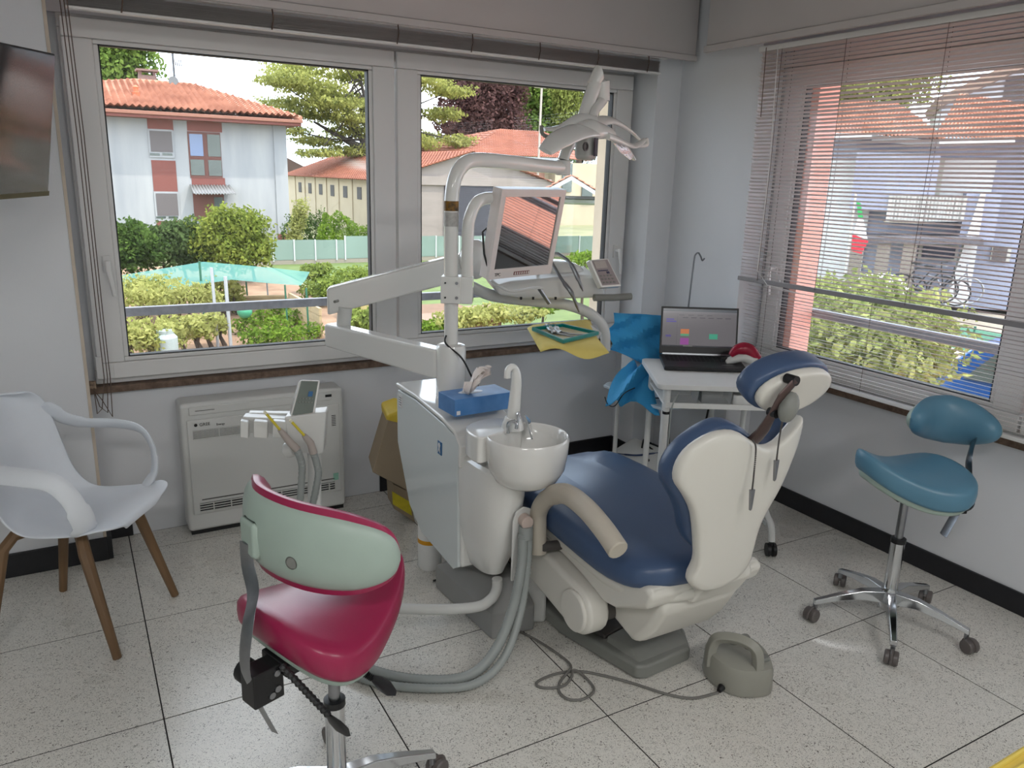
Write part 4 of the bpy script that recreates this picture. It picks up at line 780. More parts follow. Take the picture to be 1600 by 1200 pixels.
MB().tube(smoothpts([(fx+.0, fy-.03, .80), (fx+.002, fy-.035, .845), (fx-.008, fy-.05, .85), (fx-.012, fy-.06, .83)], 4), .0055, 8).build('cup_filler_pipe', CHROME, du)
MB().loft([[V((fx+.03, fy-.02, .835)), V((fx+.075, fy+.02, .80)), V((fx+.055, fy-.035, .755)), V((fx+.045, fy-.05, .755))], [V((fx+.035, fy-.022, .835)), V((fx+.08, fy+.018, .80)), V((fx+.06, fy-.037, .755)), V((fx+.05, fy-.052, .755))]]).build('splash_guard', glassmat('clear plastic', (.86, .88, .88, 1), .2, .25), du)
# post
PXc, PYc = 1.125, 1.0
MB().lathe([(.057, .775), (.057, .965), (.052, .978), (.034, .984)], (PXc, PYc, 0), 32).build('post_sleeve', LACQ, du, smooth=50)
post = smoothpts([(PXc, PYc, .97), (PXc-.002, PYc, 1.2), (PXc-.004, PYc, 1.45), (PXc+.002, PYc, 1.56), (PXc+.035, PYc+.01, 1.625), (PXc+.10, PYc+.03, 1.655), (PXc+.25, PYc+.07, 1.655), (PXc+.46, PYc+.125, 1.645), (PXc+.57, PYc+.155, 1.642)], 7)
MB().tube(post, .0265, 20).build('post_tube', LACQ, du, smooth=60)
MB().lathe([(.0275, 0), (.0275, .035)], (PXc-.004, PYc, 1.475), 24).build('amber_label', mat('amber label', srgb(150, 106, 30), .5, col2=srgb(60, 46, 24), nscale=60), du)
MB().lathe([(.0272, 0), (.0272, .05)], (PXc-.004, PYc, 1.42), 24).build('grey_label', mat('grey label', srgb(176, 174, 170), .5, noise=.15, nscale=80), du)
Rz = Matrix.Rotation(R(-30), 3, 'Z')
cl = MB().box((PXc, PYc, 1.19), (.075, .075, .1), Rz).build('clamp', LACQ, du, bevel=.004)
for dx in (-.02, .022):
    for dz in (-.027, .027): p = V((PXc, PYc, 1.19+dz))+Rz @ V((dx, -.036, 0)); q = p+Rz @ V((0, -.006, 0)); MB().cyl(p, q, .006 if dx > 0 else .0035, 10).build('bolt', STEEL if dx > 0 else BLACKP, cl)
c2 = V((PXc, PYc, 1.19))+Rz @ V((.058, .0, 0)); MB().box(c2, (.045, .07, .1), Rz).build('clamp_block', LACQ, cl, bevel=.004)
mb0 = c2+V((.0, 0, .045))
arm = smoothpts([mb0, mb0+V((0, 0, .15)), mb0+V((.005, 0, .21)), mb0+V((.035, .01, .265)), mb0+V((.085, .03, .285)), mb0+V((.16, .055, .285))], 6)
MB().tube(arm, .0225, 18).build('monitor_arm', LACQ, du, smooth=60)
MB().tube(smoothpts([(PXc-.03, PYc-.02, 1.02), (PXc-.035, PYc-.03, .99), (PXc+.01, PYc-.075, .94), (PXc+.05, PYc-.09, .86), (PXc+.10, PYc-.08, .80), (PXc+.12, PYc-.07, .785)], 6), .0035, 8).build('black_cable', BLACKP, du)
# hoses from the hook to the assistant console (corrugated)
def hose(pts, r, name, m, parent, rib=.0016, k=26):
    P = smoothpts(pts, k); rs = [r+(rib if i % 2 else -rib*.3) for i in range(len(P))]
    return MB().tube(P, rs, 10).build(name, m, parent, smooth=60)
hose([(1.112, .40, .46), (1.10, .38, .36), (1.06, .36, .22), (.98, .33, .10), (.88, .33, .035), (.74, .40, .022), (.62, .52, .022), (.545, .68, .03), (.53, .82, .12), (.55, .92, .28), (.56, .95, .45)], .0165, 'suction_hose', HOSE, du)
hose([(1.134, .40, .46), (1.122, .38, .36), (1.085, .35, .21), (1.0, .30, .09), (.89, .29, .03), (.74, .355, .02), (.60, .47, .02), (.50, .66, .03), (.485, .82, .12), (.505, .92, .28), (.515, .95, .45)], .013, 'saliva_hose', HOSE, du)
MB().tube(smoothpts([(1.085, .52, .24), (1.085, .52, .20), (1.06, .52, .165), (1.0, .53, .145), (.85, .60, .14), (.70, .70, .14), (.62, .80, .15), (.59, .88, .20), (.575, .93, .30), (.57, .95, .44)], 7), .0185, 16).build('console_arm', LACQ2, du, smooth=60)
# waste canister behind the cabinet
can = thing('canister', (1.09, 1.12, 0), 'small white canister with an orange band under the rear of the cabinet', 'container')
MB().lathe([(.045, 0), (.05, .01), (.05, .2), (.045, .215), (.03, .22)], (1.09, 1.12, 0), 24).build('body', mat('translucent white plastic', srgb(228, 228, 226), .4, noise=.02), can)
MB().lathe([(.0508, .12), (.0508, .138)], (1.09, 1.12, 0), 24).build('orange_band', mat('orange band', srgb(214, 150, 20), .5, noise=.05), can)
tag(MB().tube(smoothpts([(1.05, .995, .004), (1.09, .985, .012), (1.13, .99, .02), (1.17, .96, .012), (1.15, .94, .004)], 5), .008, 8, flat=.3).build('black_strap', BLACKP), 'short black strap on the floor by the grey floor box', 'strap')

# tissue box
tx = thing('tissue_box', (1.12, .76, .786), 'blue cardboard tissue box with one tissue pulled out, on the cabinet', 'tissue box')
e1_ = V((.91, .42, 0)).normalized(); 
TB = mat('blue tissue box', srgb(62, 112, 168), .45, col2=srgb(90, 138, 192), nscale=14)
Rt = Matrix.Rotation(R(3), 3, 'Z')
tb_ = MB().box((1.118, .775, .82), (.235, .125, .062), Rt).build('box', TB, tx, bevel=.002)
MB().lathe([(.048, 0), (.046, .0006)], (1.10, .78, .8515), 24, Matrix.Diagonal((1, .45, 1))).build('opening_film', mat('film slot', srgb(214, 222, 232), .3, noise=.05), tx)
MB().box((1.018, .7065, .802), (.014, .003, .014), Rt).build('recycling_mark', PVC, tx)
tm = MB(); rg = []
for k, (w_, h, dy, dx) in enumerate(((.02, 0, 0, -.01), (.03, .02, -.012, .0), (.045, .045, -.01, .02), (.05, .07, .006, .045), (.035, .088, .01, .06), (.02, .095, .0, .075))):
    rg.append([V((1.09+dx+w_*t*.9, .775+dy+.018*math.sin(t*7+k*1.3)+t*.012, .85+h+.008*math.sin(t*5+k)-.02*abs(t)*(k > 2))) for t in [q/8 for q in range(-8, 9)]])
tm.loft(rg, False, False, closed=False).build('tissue', mat('white tissue', srgb(236, 226, 220), .9, noise=.02, bump=.1, bscale=30), tx, solid=.0006, smooth=60)

# ================= monitor =================
W_ = V((.955, .29, 0)).normalized(); N_ = V((.29, -.955, 0)).normalized(); Ry = Matrix.Rotation(R(11), 3, W_)
Up = (Ry @ V((0, 0, 1))).normalized(); Nn = (Ry @ N_).normalized()
if Nn.z > 0: Ry = Matrix.Rotation(R(-11), 3, W_); Up = (Ry @ V((0, 0, 1))); Nn = Ry @ N_
mo = thing('monitor', (1.45, 1.07, 1.4), 'white framed square monitor on the post, reflecting red blinds', 'monitor')
mc = (at(784, 292, 'Y', .985)+at(881, 298, 'Y', 1.105)+at(859, 432, 'Y', 1.075)+at(762, 437, 'Y', .96))/4
MW, MH = .365, .345
def mP(u, v, n=0): return mc+W_*u+Up*v+Nn*n
def mbox(u0, u1, v0, v1, n0, n1, nm, m, par, bevel=.002):
    q = [mP(u0, v0, n0), mP(u1, v0, n0), mP(u1, v1, n0), mP(u0, v1, n0)]; r_ = [mP(u0, v0, n1), mP(u1, v0, n1), mP(u1, v1, n1), mP(u0, v1, n1)]
    return MB().loft([q, r_]).build(nm, m, par, bevel=bevel)
MWH = mat('pinkish white monitor plastic', srgb(222, 214, 210), .3, noise=.01)
hw, hh = MW/2, MH/2
mbox(-hw, hw, -hh, hh, -.045, -.002, 'casing', MWH, mo, .004)
fr2 = MB()
for (u0, u1, v0, v1) in ((-hw, hw, hh-.028, hh), (-hw, hw, -hh, -hh+.038), (-hw, -hw+.026, -hh+.038, hh-.028), (hw-.026, hw, -hh+.038, hh-.028)):
    q = [mP(u0, v0, -.002), mP(u1, v0, -.002), mP(u1, v1, -.002), mP(u0, v1, -.002)]; r_ = [mP(u0, v0, .006), mP(u1, v0, .006), mP(u1, v1, .006), mP(u0, v1, .006)]; fr2.loft([q, r_])
fr2.build('bezel', MWH, mo, bevel=.001)
mbox(-hw+.026, hw-.026, -hh+.038, hh-.028, -.002, .001, 'screen', mat('glossy dark screen', srgb(24, 20, 22), .02, spec=1, coat=1, ior=2.2, noise=.02), mo, 0)
bt = mbox(-.045, .045, -hh+.010, -hh+.024, .006, .008, 'button_strip', mat('button strip', srgb(120, 60, 54), .4, noise=.1), mo, .001)
for k in range(7): u = -.038+k*.0127; mbox(u-.0035, u+.0035, -hh+.012, -hh+.022, .008, .0095, 'button', MWH, bt, .0008)
text('TPC', .018, BLACKP, mo, frameM(mP(-.135, -hh+.017, .0065), W_, Up), name='lettering')
mbox(-.04, .04, -.04, .04, -.075, -.045, 'mount_plate', LACQ2, mo)
MB().tube([mP(-.15, .03, -.05), mP(-hw-.012, -.0, -.05), mP(-hw-.006, -.08, -.03), mP(-hw+.01, -hh+.02, .0)], .004, 8).build('black_cable', BLACKP, mo)

# ================= lamp =================
lp = thing('dental_lamp', post[-1], 'white three-petal dental lamp on the upper post arm', 'lamp')
E_ = post[-1]; K_ = at(936, 128, 'Y', 1.22); K0 = E_+V((.0, 0, .0))
MB().cyl(E_+V((0, 0, -.03)), E_+V((0, 0, .03)), .03, 20).build('swivel_collar', LACQ2, lp, bevel=.004)
MB().tube([E_+V((0, 0, .03)), E_+V((.01, .0, .06)), E_.lerp(K_, .5), K_+V((-.02, 0, -.01))], [.024, .022, .026, .03], 16).build('spring_arm', LACQ, lp)
MB().tube([K_+V((-.03, 0, -.015)), K_+V((-.005, 0, .03)), K_+V((.015, 0, .0)), K_+V((.02, -.005, -.075))], [.026, .036, .034, .03], 18).build('elbow', LACQ, lp, smooth=60)
hc = at(925, 200, 'Y', 1.12)
MB().tube([K_+V((.02, -.005, -.07)), (K_+hc)/2+V((.0, .0, -.02)), hc+V((-.0, .02, .0))], [.022, .02, .02], 14).build('yoke', LACQ, lp)
def LPx(x, y, Y): return at(x, y, 'Y', Y)
def petal(pts, ws, th, nm, upv=(0, -.5, 1), m=None):
    P = smoothpts(pts, 5); n = len(P); rs = []
    for i in range(n):
        t = i/(n-1)*(len(ws)-1); a = int(min(t, len(ws)-2)); rs.append(ws[a]+(ws[a+1]-ws[a])*(t-a))
    return MB().tube(P, rs, 16, flat=th, upv=upv).build(nm, m or LACQ, lp, smooth=70)
petal([LPx(935, 205, 1.12), LPx(905, 205, 1.05), LPx(875, 218, 1.0), LPx(852, 236, .97)], [.05, .055, .05, .03], .3, 'petal')
petal([LPx(930, 190, 1.14), LPx(905, 185, 1.16), LPx(875, 200, 1.18), LPx(850, 202, 1.18)], [.045, .03, .02, .012], .5, 'petal')
petal([LPx(925, 192, 1.14), LPx(955, 188, 1.2), LPx(985, 205, 1.25), LPx(1003, 222, 1.27)], [.04, .03, .018, .010], .45, 'petal')
petal([LPx(945, 210, 1.08), LPx(965, 218, 1.1), LPx(990, 228, 1.15), LPx(1008, 218, 1.2)], [.035, .028, .018, .010], .45, 'petal')
hb = petal([LPx(955, 212, 1.16), LPx(975, 228, 1.18), LPx(990, 248, 1.18)], [.02, .045, .03], .25, 'reflector_shell')
m = MB(); q = [LPx(953, 216, 1.13), LPx(966, 216, 1.13), LPx(980, 228, 1.13), LPx(990, 244, 1.13), LPx(985, 250, 1.135), LPx(970, 238, 1.135)]; m.loft([q, [v+V((0, .004, 0)) for v in q]]); m.build('mirror', mat('faceted mirror', srgb(230, 232, 236), .06, metal=1, bump=.6, bscale=35, noise=.02), hb)
petal([LPx(898, 205, 1.1), LPx(925, 202, 1.1), LPx(955, 208, 1.12)], [.03, .06, .03], .6, 'hub')
for (x, y, Y, X2, Y2) in ((846, 196, 1.15, 862, 215), (1010, 216, 1.23, 1000, 228)):
    MB().tube(smoothpts([LPx(x, y, Y), LPx((x+X2)/2-(6 if x < 900 else -6), (y+Y2)/2+4, Y), LPx(X2, Y2, Y), LPx(X2+(22 if x < 900 else -22), Y2-2, Y)], 5), [.008]*16, 8).build('handle', GREYP if x < 900 else LACQ, lp)
c_ = LPx(916, 230, 1.06); sn = MB().box(c_, (.085, .07, .10), Matrix.Rotation(R(25), 3, 'Z')).build('sensor_block', mat('light grey sensor plastic', srgb(176, 176, 172), .4, noise=.02), lp, bevel=.02, segs=3)
dpt = LPx(914, 229, 1.0); MB().lathe([(.017, 0), (.017, .006), (.012, .007), (.011, .002), (.002, .002)], dpt, 20, V((.35, -.93, 0)).to_track_quat('Z', 'Y').to_matrix()).build('sensor_eye', DGREYP, sn)
MB().box(LPx(931, 230, 1.015), (.03, .008, .07), Matrix.Rotation(R(35), 3, 'Z')).build('dark_window', mat('dark window', srgb(70, 56, 66), .2, noise=.05), sn, bevel=.002)
MB().cyl(LPx(910, 248, 1.06), LPx(910, 255, 1.06), .003, 8).build('toggle', BLACKP, sn)

# ================= delivery unit: folding arm and instrument head =================
dl = thing('instrument_delivery_unit', (1.1, 1.0, .9), 'white double folding arm carrying the instrument table and control panel', 'dental arm')
def barpx(a, b, hA, hB, w, nm, par=dl):
    a, b = V(a), V(b); d = (b-a); n = V((d.y, -d.x, 0)).normalized()*(w/2)
    r0 = [a+n+V((0, 0, hA/2)), a-n+V((0, 0, hA/2)), a-n-V((0, 0, hA/2)), a+n-V((0, 0, hA/2))]; r1 = [b+n+V((0, 0, hB/2)), b-n+V((0, 0, hB/2)), b-n-V((0, 0, hB/2)), b+n-V((0, 0, hB/2))]
    return MB().loft([r0, r1]).build(nm, LACQ, par, bevel=.012, segs=3)
e_lo = at(516, 522, 'Y', 1.62); e_up = at(512, 470, 'Y', 1.60)
barpx(at(690, 568, 'Y', 1.02), e_lo, .115, .10, .07, 'lower_arm')
MB().cyl(e_lo+V((.04, -.05, .02)), e_up+V((.06, -.05, -.02)), .03, 20).build('elbow_post', LACQ2, dl)
s1_ = at(745, 410, 'Y', 1.36)
ua = barpx(e_up, s1_, .115, .115, .075, 'upper_arm')
c_ = at(528, 470, 'Y', 1.50); MB().cyl(c_, c_+V((-.02, -.02, 0)), .006, 12).build('cover_screw', GREYP, ua)
MB().sph(at(742, 405, 'Y', 1.34), (.07, .06, .085), 20, 14).build('arm_joint', LACQ, dl)
MB().tube(smoothpts([at(735, 447, 'Y', 1.33), at(770, 462, 'Y', 1.33), at(830, 470, 'Y', 1.33), at(885, 476, 'Y', 1.33), at(925, 492, 'Y', 1.33), at(944, 515, 'Y', 1.33), at(946, 548, 'Y', 1.33)], 7), .021, 14, flat=1.2).build('table_bracket', LACQ2, dl, smooth=60)
# instrument head
hx = lambda x, y, Y=1.33: at(x, y, 'Y', Y)
prof = [(772, 448), (800, 440), (850, 436), (905, 430), (935, 432), (946, 458), (942, 466), (880, 468), (820, 468), (780, 462)]
A_ = [hx(x, y, 1.24) for x, y in prof]; B_ = [p+V((.03, .16, .03)) for p in A_]
dhd = MB().loft([A_, B_]).build('instrument_head', LACQ2, dl, bevel=.02, segs=3)
# domed back with glossy film cover
MB().sph(hx(862, 425, 1.40), (.15, .10, .06), 24, 12, Matrix.Rotation(R(-28), 3, 'Z')).build('rear_dome', LACQ, dl)
cp_ = [hx(921, 406, 1.22), hx(950, 403, 1.24), hx(972, 447, 1.19), hx(940, 449, 1.17)]
nv_ = (cp_[1]-cp_[0]).cross(cp_[3]-cp_[0]).normalized(); nv_ = nv_ if nv_.y > 0 else -nv_
pn = MB().loft([cp_, [p+nv_*.03+V((0, 0, -.0)) for p in cp_]]).build('control_panel', LACQ, dl, bevel=.006, segs=3)
def onpanel(q, u, v): return q[0].lerp(q[1], u).lerp(q[3].lerp(q[2], u), v)
ins = [onpanel(cp_, .08, .05)-nv_*.001, onpanel(cp_, .92, .05)-nv_*.001, onpanel(cp_, .92, .93)-nv_*.001, onpanel(cp_, .08, .93)-nv_*.001]
MB().loft([ins, [p+nv_*.002 for p in ins]]).build('panel_face', mat('mauve grey membrane', srgb(150, 140, 140), .4, noise=.02), pn)
q = [onpanel(cp_, .14, .08)-nv_*.003, onpanel(cp_, .75, .08)-nv_*.003, onpanel(cp_, .72, .34)-nv_*.003, onpanel(cp_, .14, .34)-nv_*.003]
MB().loft([q, [p+nv_*.002 for p in q]]).build('display', mat('lcd display', srgb(176, 168, 162), .2, noise=.03), pn)
DK = mat('dark blue print', srgb(60, 62, 90), .5, noise=.05)
for (u, v, w_, h_, mm) in [(.42, .42, .5, .03, DK), (.62, .5, .13, .07, DK)]+[(.2+.17*i, .60+.12*j, .09, .05, GREYP) for i in range(4) for j in range(3)]:
    q = [onpanel(cp_, u+a_*w_/2, v+b_*h_/2)-nv_*.003 for a_, b_ in ((-1, -1), (1, -1), (1, 1), (-1, 1))]; MB().loft([q, [p+nv_*.002 for p in q]]).build('key', mm, pn)
MB().tube([hx(928, 465, 1.2), hx(958, 465, 1.18), hx(986, 463, 1.16)], .016, 14).build('handle_bar', GREYP, dl)
MB().tube(smoothpts([hx(768, 438, 1.16), hx(780, 447, 1.14), hx(800, 455, 1.13), hx(835, 450, 1.13), hx(848, 450, 1.13)], 5), .006, 8).build('front_rail', LACQ2, dl)
for i, (p0, p1, p2, p3) in enumerate((((872, 396), (890, 410), (903, 435), (911, 455)), ((862, 410), (880, 440), (893, 458), (905, 488)))):
    mb_ = MB(); mb_.tube(smoothpts([hx(*p0, 1.28), hx(*p1, 1.2), hx(*p2, 1.16), hx(*p3, 1.15)], 5), [.007]*6+[.010]*5+[.007]*3+[.004, .003], 10)
    mb_.build('handpiece', STEEL, dl)
MB().tube(smoothpts([hx(838, 435, 1.3), hx(850, 400, 1.32), hx(872, 396, 1.28)], 5), .007, 8).build('handpiece_hose', HOSE, dl)
MB().cyl(hx(842, 450, 1.14), hx(858, 474, 1.14), .0085, 10).build('syringe', STEEL, dl)
for x in (814, 833, 868): MB().box(hx(x, 466, 1.22), (.008, .006, .012)).build('port', BLACKP, dl)
# ---- tray with paper on it ----
ZT = .985
tpts = [at(x, y, 'Z', ZT) for x, y in ((833, 507), (919, 497), (952, 520), (936, 541), (845, 536))]
tc_ = sum(tpts, V())/5
tt = MB(); tt.loft([[at(x, y, 'Z', ZT-.02) for x, y in ((838, 512), (915, 502), (940, 520), (930, 541), (845, 538))], [at(x, y, 'Z', ZT-.008) for x, y in ((838, 512), (915, 502), (940, 520), (930, 541), (845, 538))]]).build('tray_table', LACQ2, dl, bevel=.004)
yp = MB(); n_ = 14
cn = [at(x, y, 'Z', ZT+.003) for x, y in ((824, 505), (922, 494), (952, 547), (845, 541))]
rws = []
for i in range(n_+1):
    rw = []
    for j in range(n_+1):
        u, v = j/n_, i/n_; p = cn[0].lerp(cn[1], u).lerp(cn[3].lerp(cn[2], u), v); ed = max(abs(u-.5), abs(v-.5))*2
        z_ = (.018*math.sin(u*7)*math.cos(v*5+1)-.012 if ed > .8 else 0)*max(0, (ed-.8)/.2); rw.append(p+V((0, 0, z_-.02*max(0, ed-.9)*10*.5)))
    rws.append(rw)
yp.loft(rws, False, False, closed=False); ypo = yp.build('tray_paper', mat('yellow tray paper', srgb(226, 206, 118), .8, noise=.03, bump=.3, bscale=25), None, solid=.0008, smooth=70)
tag(ypo, 'crumpled yellow paper sheet under the teal instrument tray', 'paper')
ty = thing('instrument_tray', at(885, 515, 'Z', ZT+.006), 'shallow teal tray with a silver pouch and instruments, on yellow paper', 'tray')
TEAL = mat('teal plastic', srgb(0, 128, 124), .35, noise=.03)
oq = [at(x, y, 'Z', ZT+.02) for x, y in ((831, 511), (879, 505), (936, 518), (880, 531))]; ocn = sum(oq, V())/4
iq = [p.lerp(ocn, .1) for p in oq]; mt = MB()
for i in range(4):
    j = (i+1) % 4; dz = V((0, 0, -.016)); mt.loft([[oq[i], oq[j], iq[j], iq[i]], [oq[i]+dz, oq[j]+dz, iq[j]+dz, iq[i]+dz]])
mt.build('rim', TEAL, ty, bevel=.001); dz = V((0, 0, -.015)); MB().loft([[p+dz for p in oq], [p+dz+V((0, 0, .002)) for p in oq]]).build('bottom', mat('paper liner', srgb(214, 208, 176), .7, noise=.03), ty)
pq = [at(x, y, 'Z', ZT+.012) for x, y in ((848, 509), (866, 507), (879, 520), (862, 523))]
pt_ = thing('foil_pouch', pq[0], 'crinkled silver foil pouch lying in the teal tray', 'pouch'); gm_ = MB(); rws = []
for i in range(9): rws.append([pq[0].lerp(pq[1], j/8).lerp(pq[3].lerp(pq[2], j/8), i/8)+V((0, 0, random.uniform(0, .01))) for j in range(9)])
gm_.loft(rws, False, False, closed=False); gm_.build('pouch', mat('silver foil', srgb(214, 220, 224), .2, metal=.8, noise=.05), pt_, smooth=10)
for i, (a, b) in enumerate((((868, 517), (905, 524)), ((872, 521), (915, 523)), ((862, 520), (900, 527)))):
    p, q = at(*a, 'Z', ZT+.012), at(*b, 'Z', ZT+.012); mb_ = MB().tube([p, p.lerp(q, .75), q+V((0, 0, .003))], [.003, .003, .001], 8); tag(mb_.build('dental_instrument', STEEL), 'slim steel instrument in the teal tray', 'instrument', 'steel instruments in the tray')

# ================= assistant console =================
ac = thing('assistant_console', (.55, .95, .44), 'white assistant console with keypad and two yellow-tipped suction handles', 'console')
Y1 = .93; cx_ = lambda x, y, Y=Y1: at(x, y, 'Y', Y)
# angled housing: broad block with keypad tower
hp = [(444, 652), (510, 644), (505, 708), (494, 712), (452, 704)]
MB().loft([[cx_(x, y) for x, y in hp], [cx_(x, y)+V((.03, .07, .0)) for x, y in hp]]).build('housing', LACQ2, ac, bevel=.006, segs=3)
kp = [(470, 593), (500, 593), (492, 650), (454, 650)]; kA = [cx_(470, 593, .99), cx_(501, 594, .99), cx_(492, 651, .94), cx_(454, 650, .94)]
kn = (kA[1]-kA[0]).cross(kA[3]-kA[0]).normalized(); kn = kn if kn.y > 0 else -kn
kt = MB().loft([kA, [p+kn*.035 for p in kA]]).build('keypad_tower', LACQ, ac, bevel=.006, segs=3)
ki = [onpanel(kA, .05, .04)-kn*.001, onpanel(kA, .88, .04)-kn*.001, onpanel(kA, .88, .97)-kn*.001, onpanel(kA, .05, .97)-kn*.001]
MB().loft([ki, [p+kn*.002 for p in ki]]).build('keypad_face', mat('green grey membrane', srgb(96, 106, 98), .35, noise=.03), kt)
q = [onpanel(kA, u, v)-kn*.003 for u, v in ((.52, .32), (.72, .32), (.72, .46), (.52, .46))]; MB().loft([q, [p+kn*.002 for p in q]]).build('emblem', bpy.data.materials['blue emblem'], kt)
for j in range(2):
    for i in range(5): q = [onpanel(kA, .2+.14*i+a_*.03, .52+.1*j+b_*.02)-kn*.003 for a_, b_ in ((-1, -1), (1, -1), (1, 1), (-1, 1))]; MB().loft([q, [p+kn*.002 for p in q]]).build('key', GREYP, kt)
# holder rack to the left
hr = MB(); zt_ = cx_(410, 655).z; 
pA, pB = cx_(376, 656, .93), cx_(450, 658, .93)
for (x0, x1) in ((375, 388), (396, 418), (426, 448)): hr.loft([[cx_(x0, 658), cx_(x1, 660), cx_(x1, 686), cx_(x0, 684)], [p+V((.01, .03, 0)) for p in (cx_(x0, 658), cx_(x1, 660), cx_(x1, 686), cx_(x0, 684))]])
hr.loft([[cx_(376, 656)+V((.01, .03, 0)), cx_(448, 659)+V((.01, .03, 0)), cx_(448, 684)+V((.01, .03, 0)), cx_(376, 681)+V((.01, .03, 0))], [p+V((.03, .075, 0)) for p in (cx_(376, 656), cx_(448, 659), cx_(448, 684), cx_(376, 681))]])
hr.loft([[cx_(388, 645, 1.0), cx_(452, 646, 1.0), cx_(452, 652, 1.0), cx_(388, 652, 1.0)], [p+V((.01, .03, 0)) for p in (cx_(388, 645, 1.0), cx_(452, 646, 1.0), cx_(452, 652, 1.0), cx_(388, 652, 1.0))]])
hr.build('handpiece_holder', LACQ2, ac, bevel=.004)
MB().cyl(cx_(449, 703, .96), cx_(462, 700, .93), .028, 20).build('pivot_knob', LACQ2, ac, bevel=.005)
MB().tube(smoothpts([(.57, .95, .42), (.575, .965, .50), (.58, .97, .58), (.58, .97, .64)], 4), .024, 16).build('stem', LACQ2, ac)
SG = mat('greyish pink handle plastic', srgb(170, 160, 154), .4, noise=.04)
YT = mat('yellow suction tip', srgb(214, 196, 60), .4, noise=.04, alpha=.9); YC = mat('clear tip end', srgb(225, 220, 190), .3, noise=.03)
for (p0, p1, p2, p3, p4) in (((413, 643), (437, 671), (452, 690), (464, 702), (472, 735)), ((453, 656), (475, 680), (485, 692), (490, 708), (497, 745))):
    a, b, c, d, e = cx_(*p0, .86), cx_(*p1, .87), cx_(*p2, .88), cx_(*p3, .88), cx_(*p4, .9)
    MB().tube([a.lerp(b, .12), b], .0045, 10).build('suction_tip', YT, ac); MB().tube([a, a.lerp(b, .12)], .005, 10).build('tip_end', YC, ac)
    MB().tube([b, b.lerp(c, .4), c, d], [.008, .011, .013, .014], 14).build('suction_handle', SG, ac)
    hose([d, d.lerp(e, .5)+V((.004, 0, 0)), e, V((.56 if p0[0] > 430 else .515, .95, .44))], .0115, 'hose', HOSE, ac, k=14)
# ================= patient chair =================
dc = thing('dental_chair', (1.5, .3, 0), 'blue upholstered dental chair with white shell and reclining back', 'dental chair')
BLUEU = mat('blue vinyl upholstery', srgb(64, 84, 116), .34, noise=.05, nscale=4, bump=.04, bscale=250)
SHELL = mat('cream white shell plastic', srgb(214, 211, 203), .3, noise=.01, nscale=3)
# floor plate
bp_ = [(1.31, .95), (1.305, .44), (1.385, .10), (1.42, .083), (1.62, .10), (1.68, .20), (1.70, .95)]
MB().prism(bp_, .003, .055).build('base_plate', GREYP, dc, bevel=.012, segs=3)
MB().prism([(1.345, .93), (1.34, .45), (1.38, .27), (1.66, .33), (1.67, .93)], .055, .072).build('rubber_cover', DGREYP, dc, bevel=.006)
MB().loft([[V((x, y, .05)) for x, y in ((1.38, .262), (1.40, .10), (1.63, .115), (1.67, .205), (1.672, .325))], [V((x, y, .074)) for x, y in ((1.385, .265), (1.42, .16), (1.60, .17), (1.65, .22), (1.664, .325))]]).build('toe_cap', GREYP, dc, bevel=.006)
# parallelogram lift arm with round cap
def stad(a, ra, b, rb, n=10):
    d = math.atan2(b[1]-a[1], b[0]-a[0]); o = []
    for k in range(n+1): t = d+math.pi/2+math.pi*k/n; o.append((a[0]+ra*math.cos(t), a[1]+ra*math.sin(t)))
    for k in range(n+1): t = d-math.pi/2+math.pi*k/n; o.append((b[0]+rb*math.cos(t), b[1]+rb*math.sin(t)))
    return o
MB().prism(stad((.205, .255), .082, (.70, .33), .07), 1.20, 1.285, 'YZ').build('lift_arm', SHELL, dc, bevel=.02, segs=3)
MB().cyl((1.205, .205, .255), (1.188, .205, .255), .070, 36).build('arm_cap', SHELL, dc, bevel=.008, segs=3)
MB().cyl((1.28, .17, .25), (1.36, .17, .25), .033, 20).build('pivot_pin', DGREYP, dc)
MB().prism([(.95, .07), (.62, .07), (.60, .30), (.68, .40), (.95, .38)], 1.36, 1.62, 'YZ').build('lift_column', SHELL, dc, bevel=.02)
# hull under the seat
hs_ = [(.36, .27), (.06, .19), (.03, .195), (-.03, .27), (-.085, .37), (-.07, .43), (.36, .43)]
MB().prism(hs_, 1.315, 1.63, 'YZ').build('seat_carrier', SHELL, dc, bevel=.035, segs=4)
MB().prism([(.95, .36), (.50, .435), (.05, .43), (-.08, .47), (-.11, .45), (-.09, .40), (.06, .325), (.12, .315), (.28, .355), (.5, .385), (.95, .29)], 1.245, 1.69, 'YZ').build('seat_shell', SHELL, dc, bevel=.022, segs=3)
ol = sm2([(1.215, .55), (1.205, .30), (1.21, .06), (1.25, -.06), (1.36, -.11), (1.5, -.12), (1.60, -.11), (1.69, -.05), (1.73, .06), (1.765, .3), (1.785, .60), (1.77, .95), (1.72, 1.22), (1.60, 1.28), (1.40, 1.28), (1.28, 1.22), (1.23, .95)], 4)
def seatz(x, y):
    z_ = .485+.02*max(0, (.1-y))**1*1.0; z_ += .015*math.sin(min(max((y-.1)/.8, 0), 1)*math.pi)
    if y > .78: z_ -= (y-.78)**1.15*.5
    return z_-.06*(abs(x-1.5)/.3)**4*.4
MB().pad(ol, seatz, .05, .045).build('seat_cushion', BLUEU, dc, smooth=60)
MB().pad([(1.5+(x-1.5)*.9, y if y < .9 else y*1.0-.0) for x, y in ol], lambda x, y: seatz(x, y)-.06, .02, .04).build('seat_pan', SHELL, dc, smooth=60)
MB().prism(stad((.85, .30), .05, (1.15, .2), .04), 1.30, 1.70, 'YZ').build('leg_rest_shell', SHELL, dc, bevel=.015)
